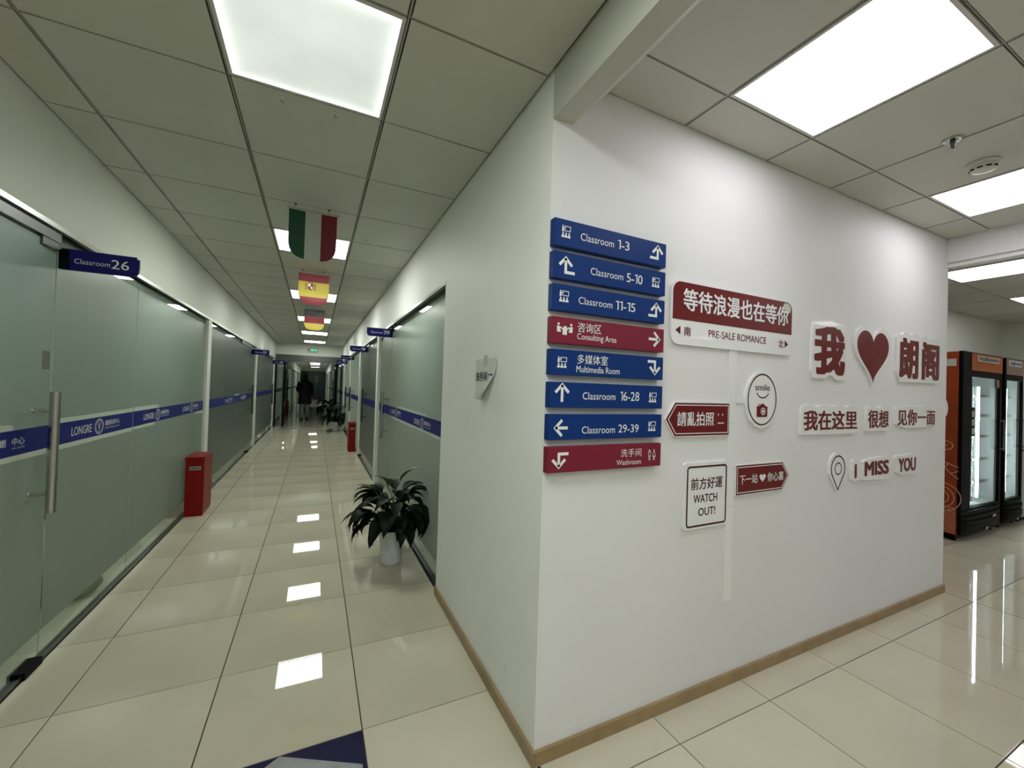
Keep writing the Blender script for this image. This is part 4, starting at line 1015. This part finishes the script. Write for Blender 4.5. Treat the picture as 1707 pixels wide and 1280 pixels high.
t = thing('grey_cabinet', (8.05, 2.0, 0), 'pale grey metal cabinet beyond the second fridge', 'cabinet')
B('body', M['grey_box'], t, (7.72, 1.76, .06, 8.4, 2.33, 1.62), bevel=.004); B('plinth', M['black'], t, (7.74, 1.79, 0, 8.38, 2.3, .06)); B('door_gap', M['black'], t, (7.72, 1.757, .86, 8.4, 1.762, .875))
t = thing('white_box', (8.0, 2.0, 1.62), 'small white box on top of the grey cabinet', 'box')
B('carton', M['acrylic'], t, (7.66+.08, 1.78, 1.62, 8.1, 2.1, 1.80), bevel=.004); B('tape', M['tape'], t, (7.9, 1.778, 1.62, 7.94, 1.78, 1.80))

# ------------------------------------------------------------------ the person walking in the far corridor
def skin_body(name, joints, edges, material, parent, root=0, sub=2):
    me = bpy.data.meshes.new(name); o = org(parent)
    me.from_pydata([(j[0]-o[0], j[1]-o[1], j[2]-o[2]) for j in joints], edges, [])
    ob = bpy.data.objects.new(name, me); C.objects.link(ob)
    md = ob.modifiers.new('s', 'SKIN'); md.use_smooth_shade = True
    for i, j in enumerate(joints):
        sv = me.skin_vertices[0].data[i]; sv.radius = (j[3], j[4] if len(j) > 4 else j[3]); sv.use_root = (i == root)
    sd = ob.modifiers.new('d', 'SUBSURF'); sd.levels = sub; sd.render_levels = sub
    bpy.context.view_layer.update()
    m2 = bpy.data.meshes.new_from_object(ob.evaluated_get(bpy.context.evaluated_depsgraph_get()))
    bpy.data.objects.remove(ob); m2.materials.append(material) if not m2.materials else None
    m2.materials.clear(); m2.materials.append(material)
    for f in m2.polygons: f.use_smooth = True
    ob = bpy.data.objects.new(name, m2); C.objects.link(ob); ob.parent = parent; return ob
M['skin'] = mat('skin', (.42, .26, .18), .5); M['coat'] = mat('black_coat', (.006, .007, .010), .8); M['trousers'] = mat('pale_trousers', (.30, .29, .25), .8); M['hair'] = mat('black_hair', (.006, .005, .005), .5); M['shoe'] = mat('dark_shoes', (.015, .015, .015), .5)
PX, PY = -.345, 17.3
per = thing('person', (PX, PY, 0), 'person in a long black coat and pale trousers walking away down the corridor', 'person')
J = [(PX,PY,.95,.115,.09),(PX,PY,1.12,.11,.085),(PX,PY,1.32,.135,.09),(PX,PY,1.44,.10,.07),(PX,PY+.01,1.51,.048),(PX,PY+.02,1.585,.066,.072),(PX,PY+.02,1.66,.070,.082),(PX,PY+.015,1.72,.052,.06),
     (PX-.09,PY,.88,.085),(PX-.10,PY+.06,.48,.055),(PX-.10,PY-.02,.09,.036),(PX-.105,PY+.12,.035,.032),
     (PX+.09,PY,.88,.085),(PX+.09,PY+.02,.48,.055),(PX+.09,PY+.10,.09,.036),(PX+.095,PY+.24,.035,.032),
     (PX-.17,PY,1.41,.058),(PX-.245,PY+.02,1.14,.042),(PX-.16,PY+.17,1.00,.030),(PX-.12,PY+.22,.98,.026),
     (PX+.17,PY,1.41,.058),(PX+.22,PY+.02,1.13,.042),(PX+.22,PY+.08,.88,.030),(PX+.22,PY+.09,.80,.026)]
E_ = [(0,1),(1,2),(2,3),(3,4),(4,5),(5,6),(6,7),(0,8),(8,9),(9,10),(10,11),(0,12),(12,13),(13,14),(14,15),(3,16),(16,17),(17,18),(18,19),(3,20),(20,21),(21,22),(22,23)]
skin_body('body', J, E_, M['skin'], per)
# clothing, each slightly outside the body
for sx, dy, dy2 in ((-.10, .06, -.02), (.09, .02, .10)):
    b = MB(); b.tube([(PX+sx, PY, .90), (PX+sx, PY+dy, .48), (PX+sx, PY+dy2, .09)], [.108, .076, .066], 16); b.build('trouser_leg', M['trousers'], per, smooth=True)
    b = MB(); vs = []; prof = [(-.055, .034), (-.02, .044), (.05, .044), (.12, .040), (.175, .026)]
    b.tube([(PX+sx, PY+dy2+a, .038) for a, r in prof], [r for a, r in prof], 12); b.build('shoe', M['shoe'], per, smooth=True)
b = MB(); n = 24; rings = [(.60, .235, .165), (.80, .225, .155), (.98, .205, .14), (1.12, .195, .13), (1.28, .21, .13), (1.40, .205, .12), (1.47, .14, .095), (1.51, .085, .075)]; vs = []; fs = []
for z, rx, ry in rings:
    for k in range(n):
        a = 2*math.pi*k/n; wv = 1+.03*math.sin(5*a)*(1 if z < 1 else .3); vs.append((PX+rx*wv*math.cos(a), PY+ry*wv*math.sin(a), z))
for i in range(len(rings)-1):
    for k in range(n): k2 = (k+1) % n; fs.append((i*n+k, i*n+k2, (i+1)*n+k2, (i+1)*n+k))
b.add(vs, fs); b.build('coat', M['coat'], per, smooth=True)
for pts in ([(PX-.16,PY,1.42), (PX-.255,PY+.02,1.14), (PX-.165,PY+.165,1.00)], [(PX+.16,PY,1.42), (PX+.235,PY+.02,1.13), (PX+.225,PY+.08,.90)]):
    b = MB(); b.tube(pts, [.082, .068, .052], 14); b.build('sleeve', M['coat'], per, smooth=True)
b = MB(); b.lathe([(.06, -.10), (.095, -.04), (.105, .03), (.09, .09), (.05, .125), (.001, .135)], (PX, PY-.01, 1.63), 20); b.build('hair', M['hair'], per, smooth=True)
b = MB(); b.lathe([(.075, -.02), (.115, .0), (.12, .05), (.085, .075)], (PX, PY-.03, 1.46), 20); b.build('hood', M['coat'], per, smooth=True)
